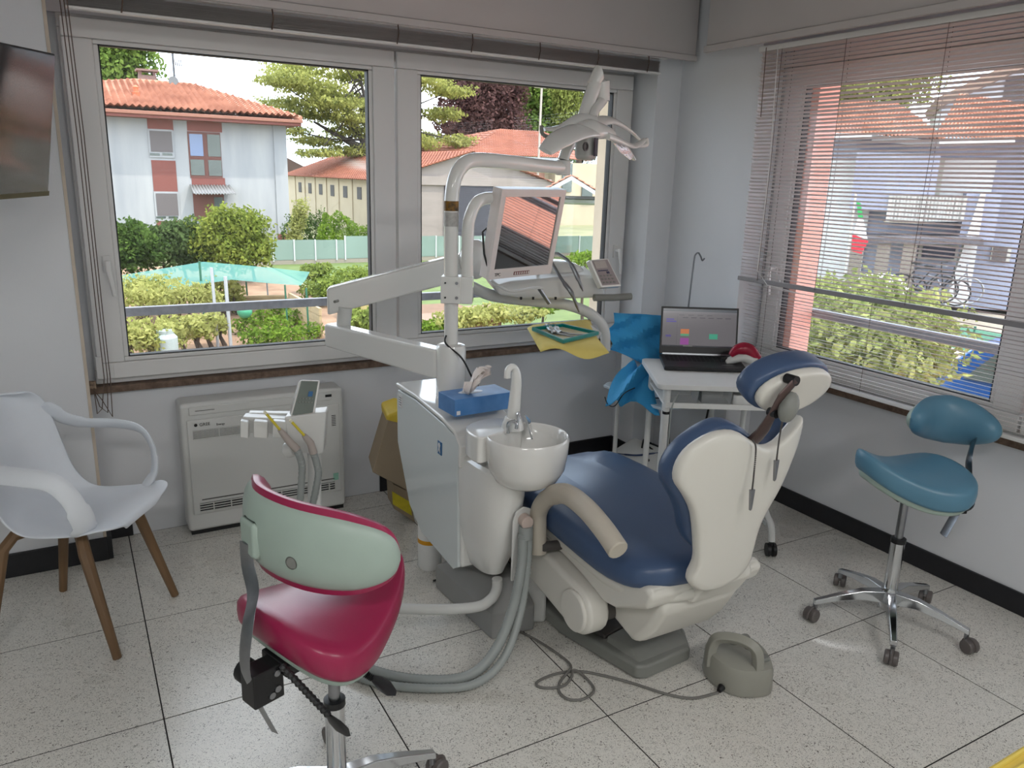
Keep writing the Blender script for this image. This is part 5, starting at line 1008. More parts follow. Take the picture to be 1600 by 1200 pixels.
# backrest: silhouette measured on its leaning plane
bn = V((0, 1, .14)).normalized()
def backpad(pxs, y0, top, bot, bulge, nm, m, par, k=3):
    P_ = pl((1.5, y0, .45), -bn); upb = V((0, -.14, 1)).normalized(); xb = V((1, 0, 0)); nb = xb.cross(upb)   # nb points to -Y (back)
    pts = [PX(x, y, P_) for x, y in pxs]; O_ = sum(pts, V())/len(pts); loc = [((p-O_).dot(xb), (p-O_).dot(upb)) for p in pts]
    loc = sm2(loc, k); hwm = max(abs(a) for a, b in loc)
    M_ = Matrix((xb, upb, nb)).transposed()
    return MB().pad(loc, lambda a, b: bulge*(1-(a/hwm)**2), top, bot, M=M_, c=O_).build(nm, m, par, smooth=60)
shell_px = [(1077, 850), (1074, 799), (1064, 772), (1053, 750), (1058, 722), (1075, 695), (1105, 672), (1135, 666), (1158, 679), (1180, 689), (1205, 683), (1228, 664), (1248, 648), (1243, 680), (1230, 712), (1210, 752), (1183, 792), (1170, 820), (1162, 850), (1154, 874), (1135, 894), (1107, 908), (1080, 912), (1066, 900), (1075, 875)]
cush_px = [(1088, 858), (1072, 846), (1062, 830), (1058, 805), (1052, 785), (1043, 766), (1036, 748), (1042, 720), (1062, 690), (1095, 663), (1122, 652), (1146, 660), (1166, 678), (1185, 683), (1210, 674), (1232, 654), (1240, 655), (1228, 690), (1208, 730), (1182, 780), (1160, 820), (1145, 860), (1115, 878)]
bs = backpad(shell_px, -.13, .022, .02, .03, 'back_shell', SHELL, dc)
backpad(cush_px, -.085, .03, .045, .02, 'back_cushion', BLUEU, dc)
MB().prism([(-.02, .40), (-.10, .38), (-.15, .46), (-.12, .56), (-.06, .50)], 1.40, 1.60, 'YZ').build('back_hinge', SHELL, dc, bevel=.015)
# headrest
HC = V((1.545, -.235, 1.085)); uph = V((0, -.42, .91)).normalized(); nbh = V((1, 0, 0)).cross(uph)
Mh = Matrix((V((1, 0, 0)), uph, nbh)).transposed()
oval = [(.148*math.cos(t_), .082*math.sin(t_)*(1+.0)) for t_ in [2*math.pi*k/28 for k in range(28)]]
hrst = MB().pad(oval, lambda a, b: .35*a*a*-1, .02, .05, M=Mh, c=HC).build('headrest_cushion', BLUEU, dc, smooth=60)
MB().pad([(a*.9, b*.86) for a, b in oval], lambda a, b: .35*a*a*-1, .02, .01, M=Mh, c=HC+nbh*.028).build('headrest_shell', SHELL, dc, smooth=60)
BRM = mat('brown anodised bracket', srgb(92, 76, 74), .35, metal=.6, noise=.05)
pb_ = [PX(x, y, pl((1.5, yy, .5), (0, -1, 0))) for x, y, yy in ((1170, 696, -.20), (1192, 672, -.25), (1208, 645, -.29), (1222, 618, -.315), (1243, 595, -.325))]
MB().tube([pb_[0], pb_[0].lerp(pb_[1], .5), pb_[1], pb_[2], pb_[3], pb_[4]], [.022, .024, .02, .013, .013, .012], 12, flat=.5).build('headrest_bracket', BRM, dc)
MB().sph(PX(1232, 636, pl((1.5, -.32, .5), (0, -1, 0))), (.026, .025, .042), 16, 10, Matrix.Rotation(R(15), 3, 'Y')).build('bracket_cover', GREYP, dc)
MB().cyl(pb_[2]+V((-.0, -.013, 0)), pb_[2]+V((0, .013, 0)), .012, 12).build('bracket_joint', BLACKP, dc)
MB().cyl(pb_[4]+V((0, .03, 0)), pb_[4]+V((0, -.004, 0)), .013, 14).build('socket', BLACKP, dc)
# armrest
MB().tube(smoothpts([(1.178, .405, .37), (1.178, .412, .46), (1.176, .405, .53), (1.172, .345, .598), (1.165, .24, .652), (1.158, .125, .655), (1.152, .02, .632), (1.147, -.065, .60)], 6), [.030]*20+[.033]*23, 16, flat=.95).build('armrest', mat('beige armrest', srgb(190, 182, 168), .4, noise=.02), dc, bevel=.006)
MB().cyl((1.18, .39, .40), (1.27, .37, .40), .017, 14).build('armrest_pivot', DGREYP, dc)
# two bib chains
for i, (pts, yy) in enumerate(((((1176, 688), (1181, 700), (1178, 740), (1175, 768)), -.262), (((1222, 660), (1217, 690), (1213, 722)), -.262))):
    P_ = smoothpts([PX(x, y, pl((1.5, yy, .5), (0, -1, 0))) for x, y in pts], 14); m = MB()
    for p in P_[::1]: m.sph(p, .0028, 6, 4)
    r_ = thing('bib_chain', P_[0], ['ball chain with clip hanging down the middle of the chair back', 'ball chain with clip hanging near the right edge of the chair back'][i], 'chain')
    m.build('ball_chain', DGREYP, r_); q = P_[-1]; MB().loft([[q+V((-.008, -.004, .006)), q+V((.008, -.004, .006)), q+V((.004, -.004, -.05)), q+V((-.001, -.004, -.055))], [q+V((-.008, .004, .006)), q+V((.008, .004, .006)), q+V((.004, .004, -.05)), q+V((-.001, .004, -.055))]]).build('clip', STEEL, r_, bevel=.001)

# ================= foot pedal =================
fp_ = thing('foot_pedal', (1.70, -.06, 0), 'grey foot control with carrying handle on the floor', 'foot control')
fo = [(1.61, .02), (1.598, -.06), (1.625, -.125), (1.69, -.16), (1.745, -.155), (1.80, -.06), (1.80, .02), (1.74, .07), (1.66, .07)]
fo = sm2(fo, 3); cxy = V((1.70, -.045, 0)); sc = lambda k, z_: [V((cxy.x+(x-cxy.x)*k, cxy.y+(y-cxy.y)*k, z_)) for x, y in fo]
GG = mat('olive grey plastic', srgb(148, 147, 138), .4, noise=.02, bump=.05, bscale=300)
MB().loft([sc(.97, .004), sc(1, .012), sc(.97, .085), sc(.93, .097), sc(.80, .104)]).build('body', GG, fp_, smooth=30)
MB().loft([sc(.9, 0.0), sc(.9, .006)]).build('rubber_foot', BLACKP, fp_)
hA, hB = V((1.612, -.0, 0)), V((1.688, -.142, 0)); hp_ = [hA+V((0, 0, .05)), hA+V((.004, -.0, .12)), hA.lerp(hB, .12)+V((.005, 0, .158)), hA.lerp(hB, .5)+V((.006, 0, .175)), hA.lerp(hB, .82)+V((.005, 0, .165)), hB+V((0, .01, .125)), hB+V((-.002, .004, .03))]
MB().tube(smoothpts(hp_, 6), .021, 4, upv=(1, .4, 0)).build('handle', GG, fp_, bevel=.004)
for (x, y) in ((1.735, -.115), (1.745, -.045), (1.72, .0), (1.765, .0)): MB().lathe([(.022, .0), (.022, .012), (.016, .018)], (x, y, .098), 16, Matrix.Diagonal((1, .75, 1))).build('button', GREYP, fp_)
MB().tube([V((1.60, -.075, .018)), V((1.582, -.082, .014))], [.013, .008], 10).build('strain_relief', BLACKP, fp_)
cpx = [(1122, 1082), (1082, 1091), (1040, 1084), (990, 1068), (945, 1056), (905, 1049), (872, 1052), (845, 1062), (838, 1070), (852, 1075), (880, 1072), (893, 1058), (895, 1050), (905, 1053), (922, 1066), (928, 1080), (912, 1092), (890, 1093), (875, 1083), (874, 1068), (885, 1055), (892, 1045), (885, 1032), (862, 1015), (838, 1000), (815, 988), (806, 983)]
MB().tube(smoothpts([at(x, y, 'Z', .006)+V((0, 0, .006 if i in (12, 13, 20, 21) else 0)) for i, (x, y) in enumerate(cpx)], 5), .0045, 8).build('cable', mat('grey cable', srgb(112, 110, 106), .5, noise=.03), fp_)

# ================= saddle stools =================
def arcpad(pts, hh, zc, th, lean=0):
    P = smoothpts([(x, y, 0) for x, y in pts], 6); n = len(P); rings = []
    P0 = P; P = []
    for i in range(41):
        f = (.5-.5*math.cos(math.pi*i/40))*(n-1); a = min(int(f), n-2); P.append((P0[a].lerp(P0[a+1], f-a), f/(n-1), (P0[a+1]-P0[a]).normalized()))
    for p, t, T_ in P:
        N = V((T_.y, -T_.x, 0)); f = t*(len(hh)-1); a = int(min(f, len(hh)-2)); h = hh[a]+(hh[a+1]-hh[a])*(f-a); zz = zc[0]+(zc[1]-zc[0])*t
        sh_ = max(.03, 1-abs(2*t-1)**8)**.5; h *= max(.02, 1-abs(2*t-1)**3.4)**.5
        rings.append([p+N*(th[0]*math.cos(q)*sh_ if math.cos(q) > 0 else th[1]*math.cos(q)*sh_)+V((0, 0, zz+h*math.sin(q)))+N*(lean*h*math.sin(q)) for q in [2*math.pi*k/18 for k in range(18)]])
    return MB().loft(rings)
def stool(label, loc, rz, ca, up_, shellm, arc, hh, zc, flip, levers):
    r = thing('saddle_stool', loc, label, 'stool', rz=rz, local=True)
    SH2 = mat('stool shell plastic', srgb(160, 176, 166), .4, noise=.02) if 'stool shell plastic' not in bpy.data.materials else bpy.data.materials['stool shell plastic']
    MB().lathe([(.034, .075), (.036, .10), (.03, .135), (.027, .15)], (0, 0, 0), 24).build('base_hub', CHROME, r)
    for k in range(5):
        a = ca-rz+k*2*math.pi/5; d = V((math.cos(a), math.sin(a), 0)); s = V((-d.y, d.x, 0)); rings = []
        for t, z_, w_, h_ in ((.02, .115, .024, .024), (.10, .118, .019, .018), (.18, .102, .016, .013), (.25, .082, .013, .010), (.275, .074, .013, .010)):
            c = d*t+V((0, 0, z_)); rings.append([c+s*w_+V((0, 0, -h_)), c+s*w_*.8+V((0, 0, h_)), c-s*w_*.8+V((0, 0, h_)), c-s*w_+V((0, 0, -h_))])
        lg = MB().loft(rings).build('leg', CHROME, r, bevel=.004)
        e = d*.268; wa = a+.8*math.sin(k*2.3+rz); wd = V((math.cos(wa), math.sin(wa), 0)); ws = V((-wd.y, wd.x, 0)); wc = e+wd*.018+V((0, 0, .026))
        MB().cyl(e+V((0, 0, .07)), e+V((0, 0, .045)), .008, 10).build('stem', STEEL, lg)
        for sg in (-1, 1): MB().lathe([(.0, -.010), (.022, -.010), (.026, -.006), (.026, .006), (.022, .010), (0, .010)], wc+ws*sg*.013, 20, ws.to_track_quat('Z', 'Y').to_matrix()).build('caster_wheel', CASTERM, lg)
        MB().tube([wc+V((0, 0, 0))+wd*(.027*math.cos(t_))+V((0, 0, .027*math.sin(t_))) for t_ in [math.pi*q/8-.3 for q in range(9)]], .006, 6).build('caster_hood', CASTERM, lg)
    MB().cyl((0, 0, .12), (0, 0, .345), .0245, 24).build('column', CHROME, r)
    MB().lathe([(.0265, .335), (.0265, .352), (.018, .354)], (0, 0, 0), 24).build('collar', BLACKP, r)
    MB().cyl((0, 0, .34), (0, 0, .55), .0145, 20).build('gas_piston', STEEL, r)
    ol = sm2([(.20, 0), (.185, .06), (.13, .115), (.04, .17), (-.06, .215), (-.14, .215), (-.19, .15), (-.205, 0), (-.19, -.15), (-.14, -.215), (-.06, -.215), (.04, -.17), (.13, -.115), (.185, -.06)], 4)
    ol = [(x*.93+.012, y*.88) for x, y in ol]
    zf = lambda x, y: .605+1.6*max(0, x-.0)**2+.9*max(0, -x-.05)**2-1.15*y*y*(1-.6*max(0, -x)/.2)
    MB().pad(ol, zf, .038, .045).build('seat', up_, r, smooth=60)
    MB().pad([(x*.9, y*.9) for x, y in ol], lambda x, y: zf(x, y)-.046, .01, .022).build('seat_shell', SH2, r, smooth=60)
    MB().box((-.05, 0, .53), (.22, .10, .03)).build('mechanism', BLACKP, r, bevel=.004)
    MB().box((-.19, 0, .50), (.075, .055, .085)).build('bracket', BLACKP, r, bevel=.004)
    MB().lathe([(.024, 0), (.028, .006), (.028, .028), (.02, .034)], (-.19, .03 if flip else -.06, .43) if False else (-.20, .028, .51), 14, Matrix.Rotation(R(-90), 3, 'X')).build('knob', BLACKP, r)
    for (x, z_) in ((-.17, .525), (-.17, .485), (-.185, .475)): MB().cyl((x, -.027, z_), (x, -.031, z_), .008, 10).build('screw', STEEL, r)
    ax_, ay_ = arc[flip]
    p_, n2_ = V(arc[flip-1]).to_3d(), V(arc[flip+1]).to_3d(); tt_ = (n2_-p_).normalized(); nb_ = V((tt_.y, -tt_.x, 0)); mp_ = V((ax_, ay_, (zc[0]+zc[1])/2))+nb_*.026
    MB().tube(smoothpts([(-.17, 0, .36), (-.21, 0, .47), (-.23, 0, .56), (-.215, 0, .66), ((ax_-.19)/2-.02, ay_/2, .70), tuple(mp_+nb_*.012+V((0, 0, -.075))), tuple(mp_+nb_*.012+V((0, 0, -.02)))], 5), .022, 4, flat=.22, upv=(1, 0, 0)).build('back_bar', STEEL, r, bevel=.002)
    N0 = .022
    arcpad(arc, hh, zc, (.012, .046)).build('backrest_pad', up_, r, smooth=60)
    sh_ = arcpad(arc, [h*.87 for h in hh], zc, (.03, -.0)).build('backrest_shell', SH2, r, smooth=60)
    if up_ is PINKU:
        hc_ = V(arc[3]).to_3d(); tq = (V(arc[4])-V(arc[2])).normalized(); nq = V((tq.y, -tq.x, 0)); q_ = hc_+nq*.026+V((0, 0, .79)); MB().lathe([(.0, 0), (.010, 0), (.012, .003), (.015, .003)], q_, 20, nq.to_track_quat('Z', 'Y').to_matrix()).build('fixing_recess', GREYP, sh_)
    MB().box(mp_+V((0, 0, -.01)), (.024, .07, .09), Matrix.Rotation(math.atan2(nb_.y, nb_.x), 3, 'Z')).build('backrest_mount', SH2, sh_, bevel=.012)
    for (p0, p1) in levers:
        p0, p1 = V(p0), V(p1); m = MB(); P_ = [p0.lerp(p1, k/26) for k in range(27)]; m.tube(P_, [.009 if k % 2 else .0065 for k in range(27)], 8)
        lv = m.build('lever_rod', BLACKP, r, smooth=0); d = (p1-p0).normalized()
        MB().tube([p1, p1+d*.02, p1+d*.045, p1+d*.065], [.012, .024, .026, .010], 12, flat=.25, upv=(0, 0, 1) if abs(d.z) < .7 else (1, 0, 0)).build('lever_paddle', BLACKP, r)
    return r
def w2l(loc, rz, pts): return [tuple((Matrix.Rotation(-rz, 3, 'Z') @ (V(p)-V(loc)))) for p in pts]
PINKU = mat('raspberry vinyl', srgb(150, 34, 74), .3, noise=.04, nscale=5, bump=.03, bscale=300)
LBLU = mat('light blue vinyl', srgb(88, 132, 156), .35, noise=.04, nscale=5, bump=.03, bscale=300)
pl0, prz = (.35, 0, 0), R(20); bl0, brz = (2.46, -.05, 0), R(155)
parc = [p[:2] for p in w2l(pl0, prz, [(.226, .19, 0), (.212, .11, 0), (.207, .03, 0), (.262, -.08, 0), (.355, -.16, 0), (.45, -.195, 0)])]
plev = w2l(pl0, prz, [at(440, 1040, 'Y', -.17), at(514, 1118, 'Y', -.21), at(550, 1040, 'Y', -.14), at(582, 1060, 'Y', -.16)])
stool('raspberry pink saddle stool with ribbed black levers in the foreground', pl0, prz, R(3), PINKU, None, parc, [.095, .105, .105, .105, .105, .10], (.835, .805), 2, [(plev[0], plev[1]), (plev[2], plev[3])])
barc = [p[:2] for p in w2l(bl0, brz, [(2.80, -.16, 0), (2.79, -.06, 0), (2.75, .02, 0), (2.67, .06, 0), (2.57, .05, 0)])]
stool('light blue saddle stool standing by the right wall', bl0, brz, R(4), LBLU, None, barc, [.06, .085, .095, .085, .065], (.745, .765), 1, [])

# ================= white armchair =================
aw = thing('armchair', (-.19, 1.29, 0), 'white plastic shell armchair with light wooden legs at the left', 'chair', rz=R(-32), local=True)
SHW = mat('white matte shell', srgb(226, 230, 236), .45, noise=.01, bump=.12, bscale=500)
prof = [(.245, .425, .10), (.242, .438, .135), (.225, .448, .19), (.17, .450, .225), (.08, .438, .225), (-.06, .432, .22), (-.14, .45, .215), (-.19, .51, .21), (-.215, .60, .205), (-.235, .70, .195), (-.25, .78, .175), (-.258, .82, .13), (-.26, .832, .07)]
PP = smoothpts([(a, 0, b) for a, b, c in prof], 3); HW_ = smoothpts([(c, 0, 0) for a, b, c in prof], 3); rows = []
for i, p in enumerate(PP):
    h = HW_[i].x; t = i/(len(PP)-1); row = []
    for j in range(-8, 9):
        u = j/8; cur = abs(u)**3; seat = max(0, 1-t*2.2); row.append(p+V((cur*.085*(1 if t > .45 else t/.45), u*h, cur*.045*seat*(1 if i > 9 else i/9)+.0)))
    rows.append(row)
sa = MB().loft(rows, False, False, closed=False).build('seat_shell', SHW, aw, solid=.009, smooth=70, sub=1)
for s in (-1, 1):
    MB().tube(smoothpts([(-.165, s*.17, .765), (-.13, s*.21, .705), (-.07, s*.255, .672), (.03, s*.272, .668), (.12, s*.268, .655), (.165, s*.258, .61), (.185, s*.245, .55), (.185, s*.222, .49), (.15, s*.20, .445)], 5), [.026, .034, .040, .042]+[.036]*6+[.030]*20+[.036]*6+[.042, .042, .038, .03, .02], 12, flat=.28, upv=(0, s, .4)).build('armrest', SHW, aw, smooth=70)
lt = [(.10, -.12), (.10, .12), (-.10, .12), (-.10, -.12)]; lb = w2l((-.19, 1.29, 0), R(-32), [(-.096, .997, 0), (.121, 1.34, 0), (-.284, 1.584, 0), (-.50, 1.24, 0)])
lb = [(.232, -.205), (.236, .205), (-.205, .20), (-.21, -.205)]
for (tx_, ty_), b in zip(lt, lb):
    MB().tube([V((tx_*.6, ty_*.6, .405)), V((tx_*1.15, ty_*1.15, .40)), V((tx_*1.4, ty_*1.4, .36)), V((b[0], b[1], .0))], [.018, .020, .021, .015], 8, upv=(1, 0, 0)).build('leg', WOOD, aw, bevel=.003)
MB().box((0, 0, .413), (.16, .16, .02)).build('mounting_plate', BLACKP, aw, bevel=.004)

# ================= floor-standing heat pump =================
ac2 = thing('heat_pump', (.6, 1.9, .02), 'white floor-level heat pump unit on the wall under the left window', 'heat pump')
YF = 1.838; MB().bx(.238, .958, YF, 1.977, .022, .618).build('casing', LACQ2, ac2, bevel=.018, segs=3)
MB().bx(.262, .934, YF-.010, YF, .105, .545).build('front_panel', LACQ2, ac2, bevel=.006)
MB().bx(.275, .90, YF-.006, YF+.002, .565, .600).build('top_flap', LACQ2, ac2, bevel=.003)
MB().bx(.30, .38, YF-.0075, YF-.006, .583, .585).build('flap_notch', DGREYP, ac2)
gr = MB().bx(.285, .50, YF-.0125, YF-.010, .458, .497).build('air_inlet', BLACKP, ac2)
for k in range(7): MB().bx(.285, .50, YF-.0155, YF-.0125, .459+k*.0058, .4622+k*.0058).build('slat', LACQ2, gr)
MB().bx(.39, .393, YF-.016, YF-.0125, .458, .497).build('rib', LACQ2, gr)
MB().bx(.30, .90, YF-.0125, YF-.0095, .172, .176).build('panel_joint', DGREYP, ac2)
gr = MB().bx(.29, .90, YF-.0125, YF-.009, .118, .158).build('air_outlet', BLACKP, ac2)
for k in range(4): MB().bx(.29, .90, YF-.018, YF-.012, .119+k*.0115, .1225+k*.0115).build('slat', LACQ2, gr)
for k in range(8): MB().bx(.345+k*.075, .349+k*.075, YF-.020, YF-.012, .118, .158).build('rib', LACQ2, gr)
for k in range(7): MB().bx(.895, .915, YF-.0112, YF-.010, .44+k*.008, .443+k*.008).build('sensor_slot', BLACKP, ac2)
MB().bx(.87, .90, YF-.0075, YF-.005, .582, .594).build('display_window', BLACKP, ac2)
text('GREE', .019, BLACKP, ac2, frameM((.335, YF-.011, .522), (1, 0, 0), (0, 0, 1)), name='lettering')
MB().lathe([(.007, 0), (.007, .001)], (.298, YF-.010, .522), 16, Matrix.Rotation(R(90), 3, 'X')).build('round_logo', BLACKP, ac2)
text('Energy', .013, BLACKP, ac2, frameM((.40, YF-.011, .515), (1, 0, 0), (0, 0, 1)), name='lettering')
MB().bx(.895, .92, YF-.0115, YF-.010, .165, .20).build('energy_sticker', mat('green sticker', srgb(150, 200, 180), .5, noise=.1, nscale=60), ac2)
MB().bx(.25, .95, 1.86, 1.975, .0, .022).build('plinth', BLACKP, ac2)

# ================= carton bin with yellow lid behind the cabinet =================
bn_ = thing('waste_carton', (1.12, 1.6, 0), 'brown carton waste bin with yellow lid leaning behind the dental cabinet', 'bin')
CART = mat('brown card', srgb(150, 134, 112), .85, noise=.06, nscale=6)
q = [at(x, y, 'Y', 1.52) for x, y in ((606, 658), (582, 738), (640, 768), (650, 668))]
MB().loft([q, [p+V((.03, .14, .02)) for p in q]]).build('carton', CART, bn_, bevel=.003)
q2 = [at(x, y, 'Y', 1.53) for x, y in ((604, 650), (606, 668), (650, 690), (650, 645), (625, 642))]
MB().loft([q2, [p+V((.03, .16, .02)) for p in q2]]).build('lid', mat('yellow lid', srgb(212, 184, 60), .5, noise=.04), bn_, bevel=.012)
q3 = [at(x, y, 'Y', 1.55) for x, y in ((614, 756), (640, 770), (648, 818), (616, 795))]
q3 = [V((p.x, p.y, max(p.z, .001))) for p in q3]; MB().loft([q3, [p+V((.02, .14, 0)) for p in q3]]).build('lower_carton', CART, bn_)
q4 = [at(x, y, 'Y', 1.545) for x, y in ((613, 768), (640, 784), (644, 806), (614, 788))]; MB().loft([q4, [p+V((0, .004, 0)) for p in q4]]).build('yellow_label', mat('yellow label', srgb(196, 180, 44), .6, noise=.1, nscale=40), bn_)

# ================= laptop trolley =================
tr_ = thing('laptop_trolley', (2.07, .885, 0), 'white wheeled side table with two shelves under the laptop', 'table', rz=0)
E1, E2 = V((.866, -.5, 0)), V((.5, .866, 0)); F_ = V((2.07, .885, 0)); T = lambda a, b, z_: F_+E1*a+E2*b+V((0, 0, z_))
WM = mat('white powder coat', srgb(222, 222, 220), .35, noise=.015)
def rslab(a0, a1, b0, b1, z0, z1, nm, m, par, r=.03, bevel=.003):
    o = []
    for (ca_, cb_, s0) in ((a1-r, b1-r, 0), (a0+r, b1-r, 1), (a0+r, b0+r, 2), (a1-r, b0+r, 3)):
        for k in range(5): t_ = s0*math.pi/2+k*math.pi/8; o.append((ca_+r*math.cos(t_), cb_+r*math.sin(t_)))
    return MB().loft([[T(a, b, z0) for a, b in o], [T(a, b, z1) for a, b in o]]).build(nm, m, par, bevel=bevel)
rslab(-.01, .55, -.01, .50, .728, .752, 'tabletop', WM, tr_)
rslab(.03, .50, .02, .46, .640, .650, 'shelf', WM, tr_); rslab(.03, .50, .012, .022, .64, .665, 'shelf_lip', WM, tr_, r=.004)
for a, b in ((.04, .03), (.04, .45)):
    MB().tube([T(a, b, .728), T(a, b, .08)], .0145, 14).build('leg', WM, tr_)
MB().tube([T(.055, .14, .728), T(.055, .14, .08)], .0145, 14).build('leg', WM, tr_)
MB().tube(smoothpts([T(.50, .04, .728), T(.50, .03, .45), T(.50, .01, .25), T(.51, -.03, .18), T(.525, -.075, .14), T(.53, -.09, .07)], 5), .0145, 14).build('leg', WM, tr_)
MB().tube([T(.51, .45, .728), T(.51, .45, .08)], .0145, 14).build('leg', WM, tr_)
for (a, b) in (((.04, .03), (.50, .02)), ((.04, .45), (.51, .45)), ((.04, .03), (.04, .45)), ((.52, -.04), (.51, .45))): MB().tube([T(a[0], a[1], .12), T(b[0], b[1], .12)], .010, 10).build('base_rail', WM, tr_)
for a, b in ((.04, .03), (.04, .45), (.53, -.09), (.51, .45)):
    c = T(a, b, .03); cw = MB(); 
    for sg in (-1, 1): cw.cyl(c+E1*(sg*.006), c+E1*(sg*.02), .03, 20)
    cw.build('caster', BLACKP, tr_); MB().cyl(T(a, b, .05), T(a, b, .085), .012, 10).build('caster_stem', BLACKP, tr_)
for zz in (.61, ): MB().cyl(T(.04, .03, zz), T(.04, .03, zz+.012), .0165, 14).build('leg_ring', BLACKP, tr_)
# boxes on the trolley shelf
for i, (a0, a1, lab) in enumerate(((.06, .18, 'clear plastic box at the left end of the trolley shelf'), (.20, .33, 'clear plastic jar box in the middle of the trolley shelf'))):
    o = MB(); CP = bpy.data.materials['clear plastic']
    o.loft([[T(a0, .06, .651), T(a1, .06, .651), T(a1, .2, .651), T(a0, .2, .651)], [T(a0-.005, .055, .71), T(a1+.005, .055, .71), T(a1+.005, .205, .71), T(a0-.005, .205, .71)]]); tag(o.build('plastic_box', CP, bevel=.003), lab, 'box')
dv_ = thing('small_device', T(.36, .08, .651), 'small white device with a round dial on the trolley shelf', 'device')
rslab(.335, .46, .04, .16, .651, .70, 'body', WM, dv_, r=.02, bevel=.006); MB().cyl(T(.45, .045, .675), T(.45, .03, .675), .017, 18).build('dial', GREYP, dv_, bevel=.002)
for i, (a, pts) in enumerate(((0, [(.10, .30, .64), (.11, .28, .45), (.13, .30, .30), (.17, .33, .10), (.2, .35, .01)]), (1, [(.30, .30, .64), (.29, .31, .5), (.26, .33, .35), (.24, .35, .2), (.23, .4, .01)]))):
    tag(MB().tube(smoothpts([T(*p) for p in pts], 5), .005, 8).build('power_cable', BLACKP), ['black cable hanging under the trolley, left one', 'black cable hanging under the trolley, right one'][i], 'cable')
tag(MB().tube(smoothpts([T(.08, -.012, .72), T(.055, -.018, .66), T(.05, -.02, .55), T(.055, -.02, .35), T(.07, .0, .15), T(.08, .02, .01)], 5), .0035, 8).build('charger_cable', HOSE), 'thin grey cable running down the front left trolley leg', 'cable')
# laptop
lpt = thing('laptop', T(.1, .3, .753), 'open black laptop showing a calendar page on the trolley', 'laptop')
La, Lb, Lc, Ld = V((2.40, 1.295, .754)), V((2.245, 1.07, .754)), V((2.575, .875, .754)), V((2.73, 1.10, .754)); u3 = V((0, 0, 1))
LBK = mat('black laptop shell', srgb(26, 26, 29), .4, noise=.05, nscale=40)
MB().loft([[La, Lb, Lc, Ld], [p+u3*.018 for p in (La, Lb, Lc, Ld)]]).build('base', LBK, lpt, bevel=.004)
wv = (Ld-La).normalized(); hb_ = (La-Lb).normalized(); top0 = La+u3*.02; sup = (u3*.97+hb_*.26).normalized(); sn_ = wv.cross(sup); sn_ = sn_ if sn_.dot(CAM-La) > 0 else -sn_
Wd = (Ld-La).length; Hd = .235
def S_(u, v, n=0): return top0+wv*(u*Wd)+sup*(v*Hd)+sn_*n
def sbox(u0, u1, v0, v1, n0, n1, nm, m, par, bevel=0):
    return MB().loft([[S_(u0, v0, n0), S_(u1, v0, n0), S_(u1, v1, n0), S_(u0, v1, n0)], [S_(u0, v0, n1), S_(u1, v0, n1), S_(u1, v1, n1), S_(u0, v1, n1)]]).build(nm, m, par, bevel=bevel)
lid = sbox(0, 1, 0, 1, -.006, .0, 'lid', LBK, lpt, .002)
def scr(n, c, e=.55): 
    return mat(n, (0.01, .01, .01, 1), .15, emit=c, es=e, noise=0)
sbox(.025, .975, .16, .955, 0, .001, 'screen', scr('screen page', srgb(92, 88, 92)), lpt)
SCR = [(.025, .975, .90, .955, srgb(58, 66, 74)), (.025, .975, .86, .90, srgb(100, 98, 104)), (.07, .17, .715, .745, srgb(70, 60, 140)), (.07, .20, .67, .70, srgb(70, 60, 140)), (.07, .14, .36, .40, srgb(74, 62, 130)), (.26, .37, .43, .53, srgb(190, 110, 60)), (.26, .37, .385, .43, srgb(80, 150, 110)), (.26, .37, .20, .34, srgb(140, 60, 140)), (.63, .74, .33, .44, srgb(50, 150, 120)), (.025, .975, .16, .185, srgb(34, 36, 44)), (.21, .213, .20, .86, srgb(76, 72, 80))]
for i, (a, b, c, d, col) in enumerate(SCR): sbox(a, b, c, d, .001, .0014, 'screen_block', scr('screen colour %d' % i, col, .5), lpt)
GR = scr('screen grey text', srgb(60, 58, 66))
for i in range(6): sbox(.28+i*.11, .35+i*.11, .765, .78, .001, .0014, 'screen_text', GR, lpt)
for i in range(4): sbox(.23+i*.12, .30+i*.12, .82, .83, .001, .0014, 'screen_text', GR, lpt)
sbox(.30, .42, .166, .178, .0014, .0018, 'search_field', scr('search grey', srgb(110, 108, 104)), lpt)
kbm = MB(); kk = lambda u, v: La.lerp(Ld, u).lerp(Lb.lerp(Lc, u), v)+u3*.0182
for rI in range(5):
    for cI in range(15):
        u0, u1, v0, v1 = .06+cI*.055, .06+cI*.055+.045, .12+rI*.085, .12+rI*.085+.065; q = [kk(u0, v0), kk(u1, v0), kk(u1, v1), kk(u0, v1)]; kbm.loft([q, [p+u3*.0012 for p in q]])
kb = kbm.build('keyboard', mat('black keys', srgb(20, 20, 22), .5, noise=.1), lpt, smooth=0)
q = [kk(.32, .62), kk(.58, .62), kk(.58, .93), kk(.32, .93)]; MB().loft([q, [p+u3*.0005 for p in q]]).build('touchpad', LBK, lpt)
q = [kk(.72, .74), kk(.86, .74), kk(.86, .77), kk(.72, .77)]; MB().loft([q, [p+u3*.0004 for p in q]]).build('palmrest_print', GREYP, lpt)
sbox(.04, .96, -.02, .02, -.010, .001, 'hinge', STEEL, lpt)
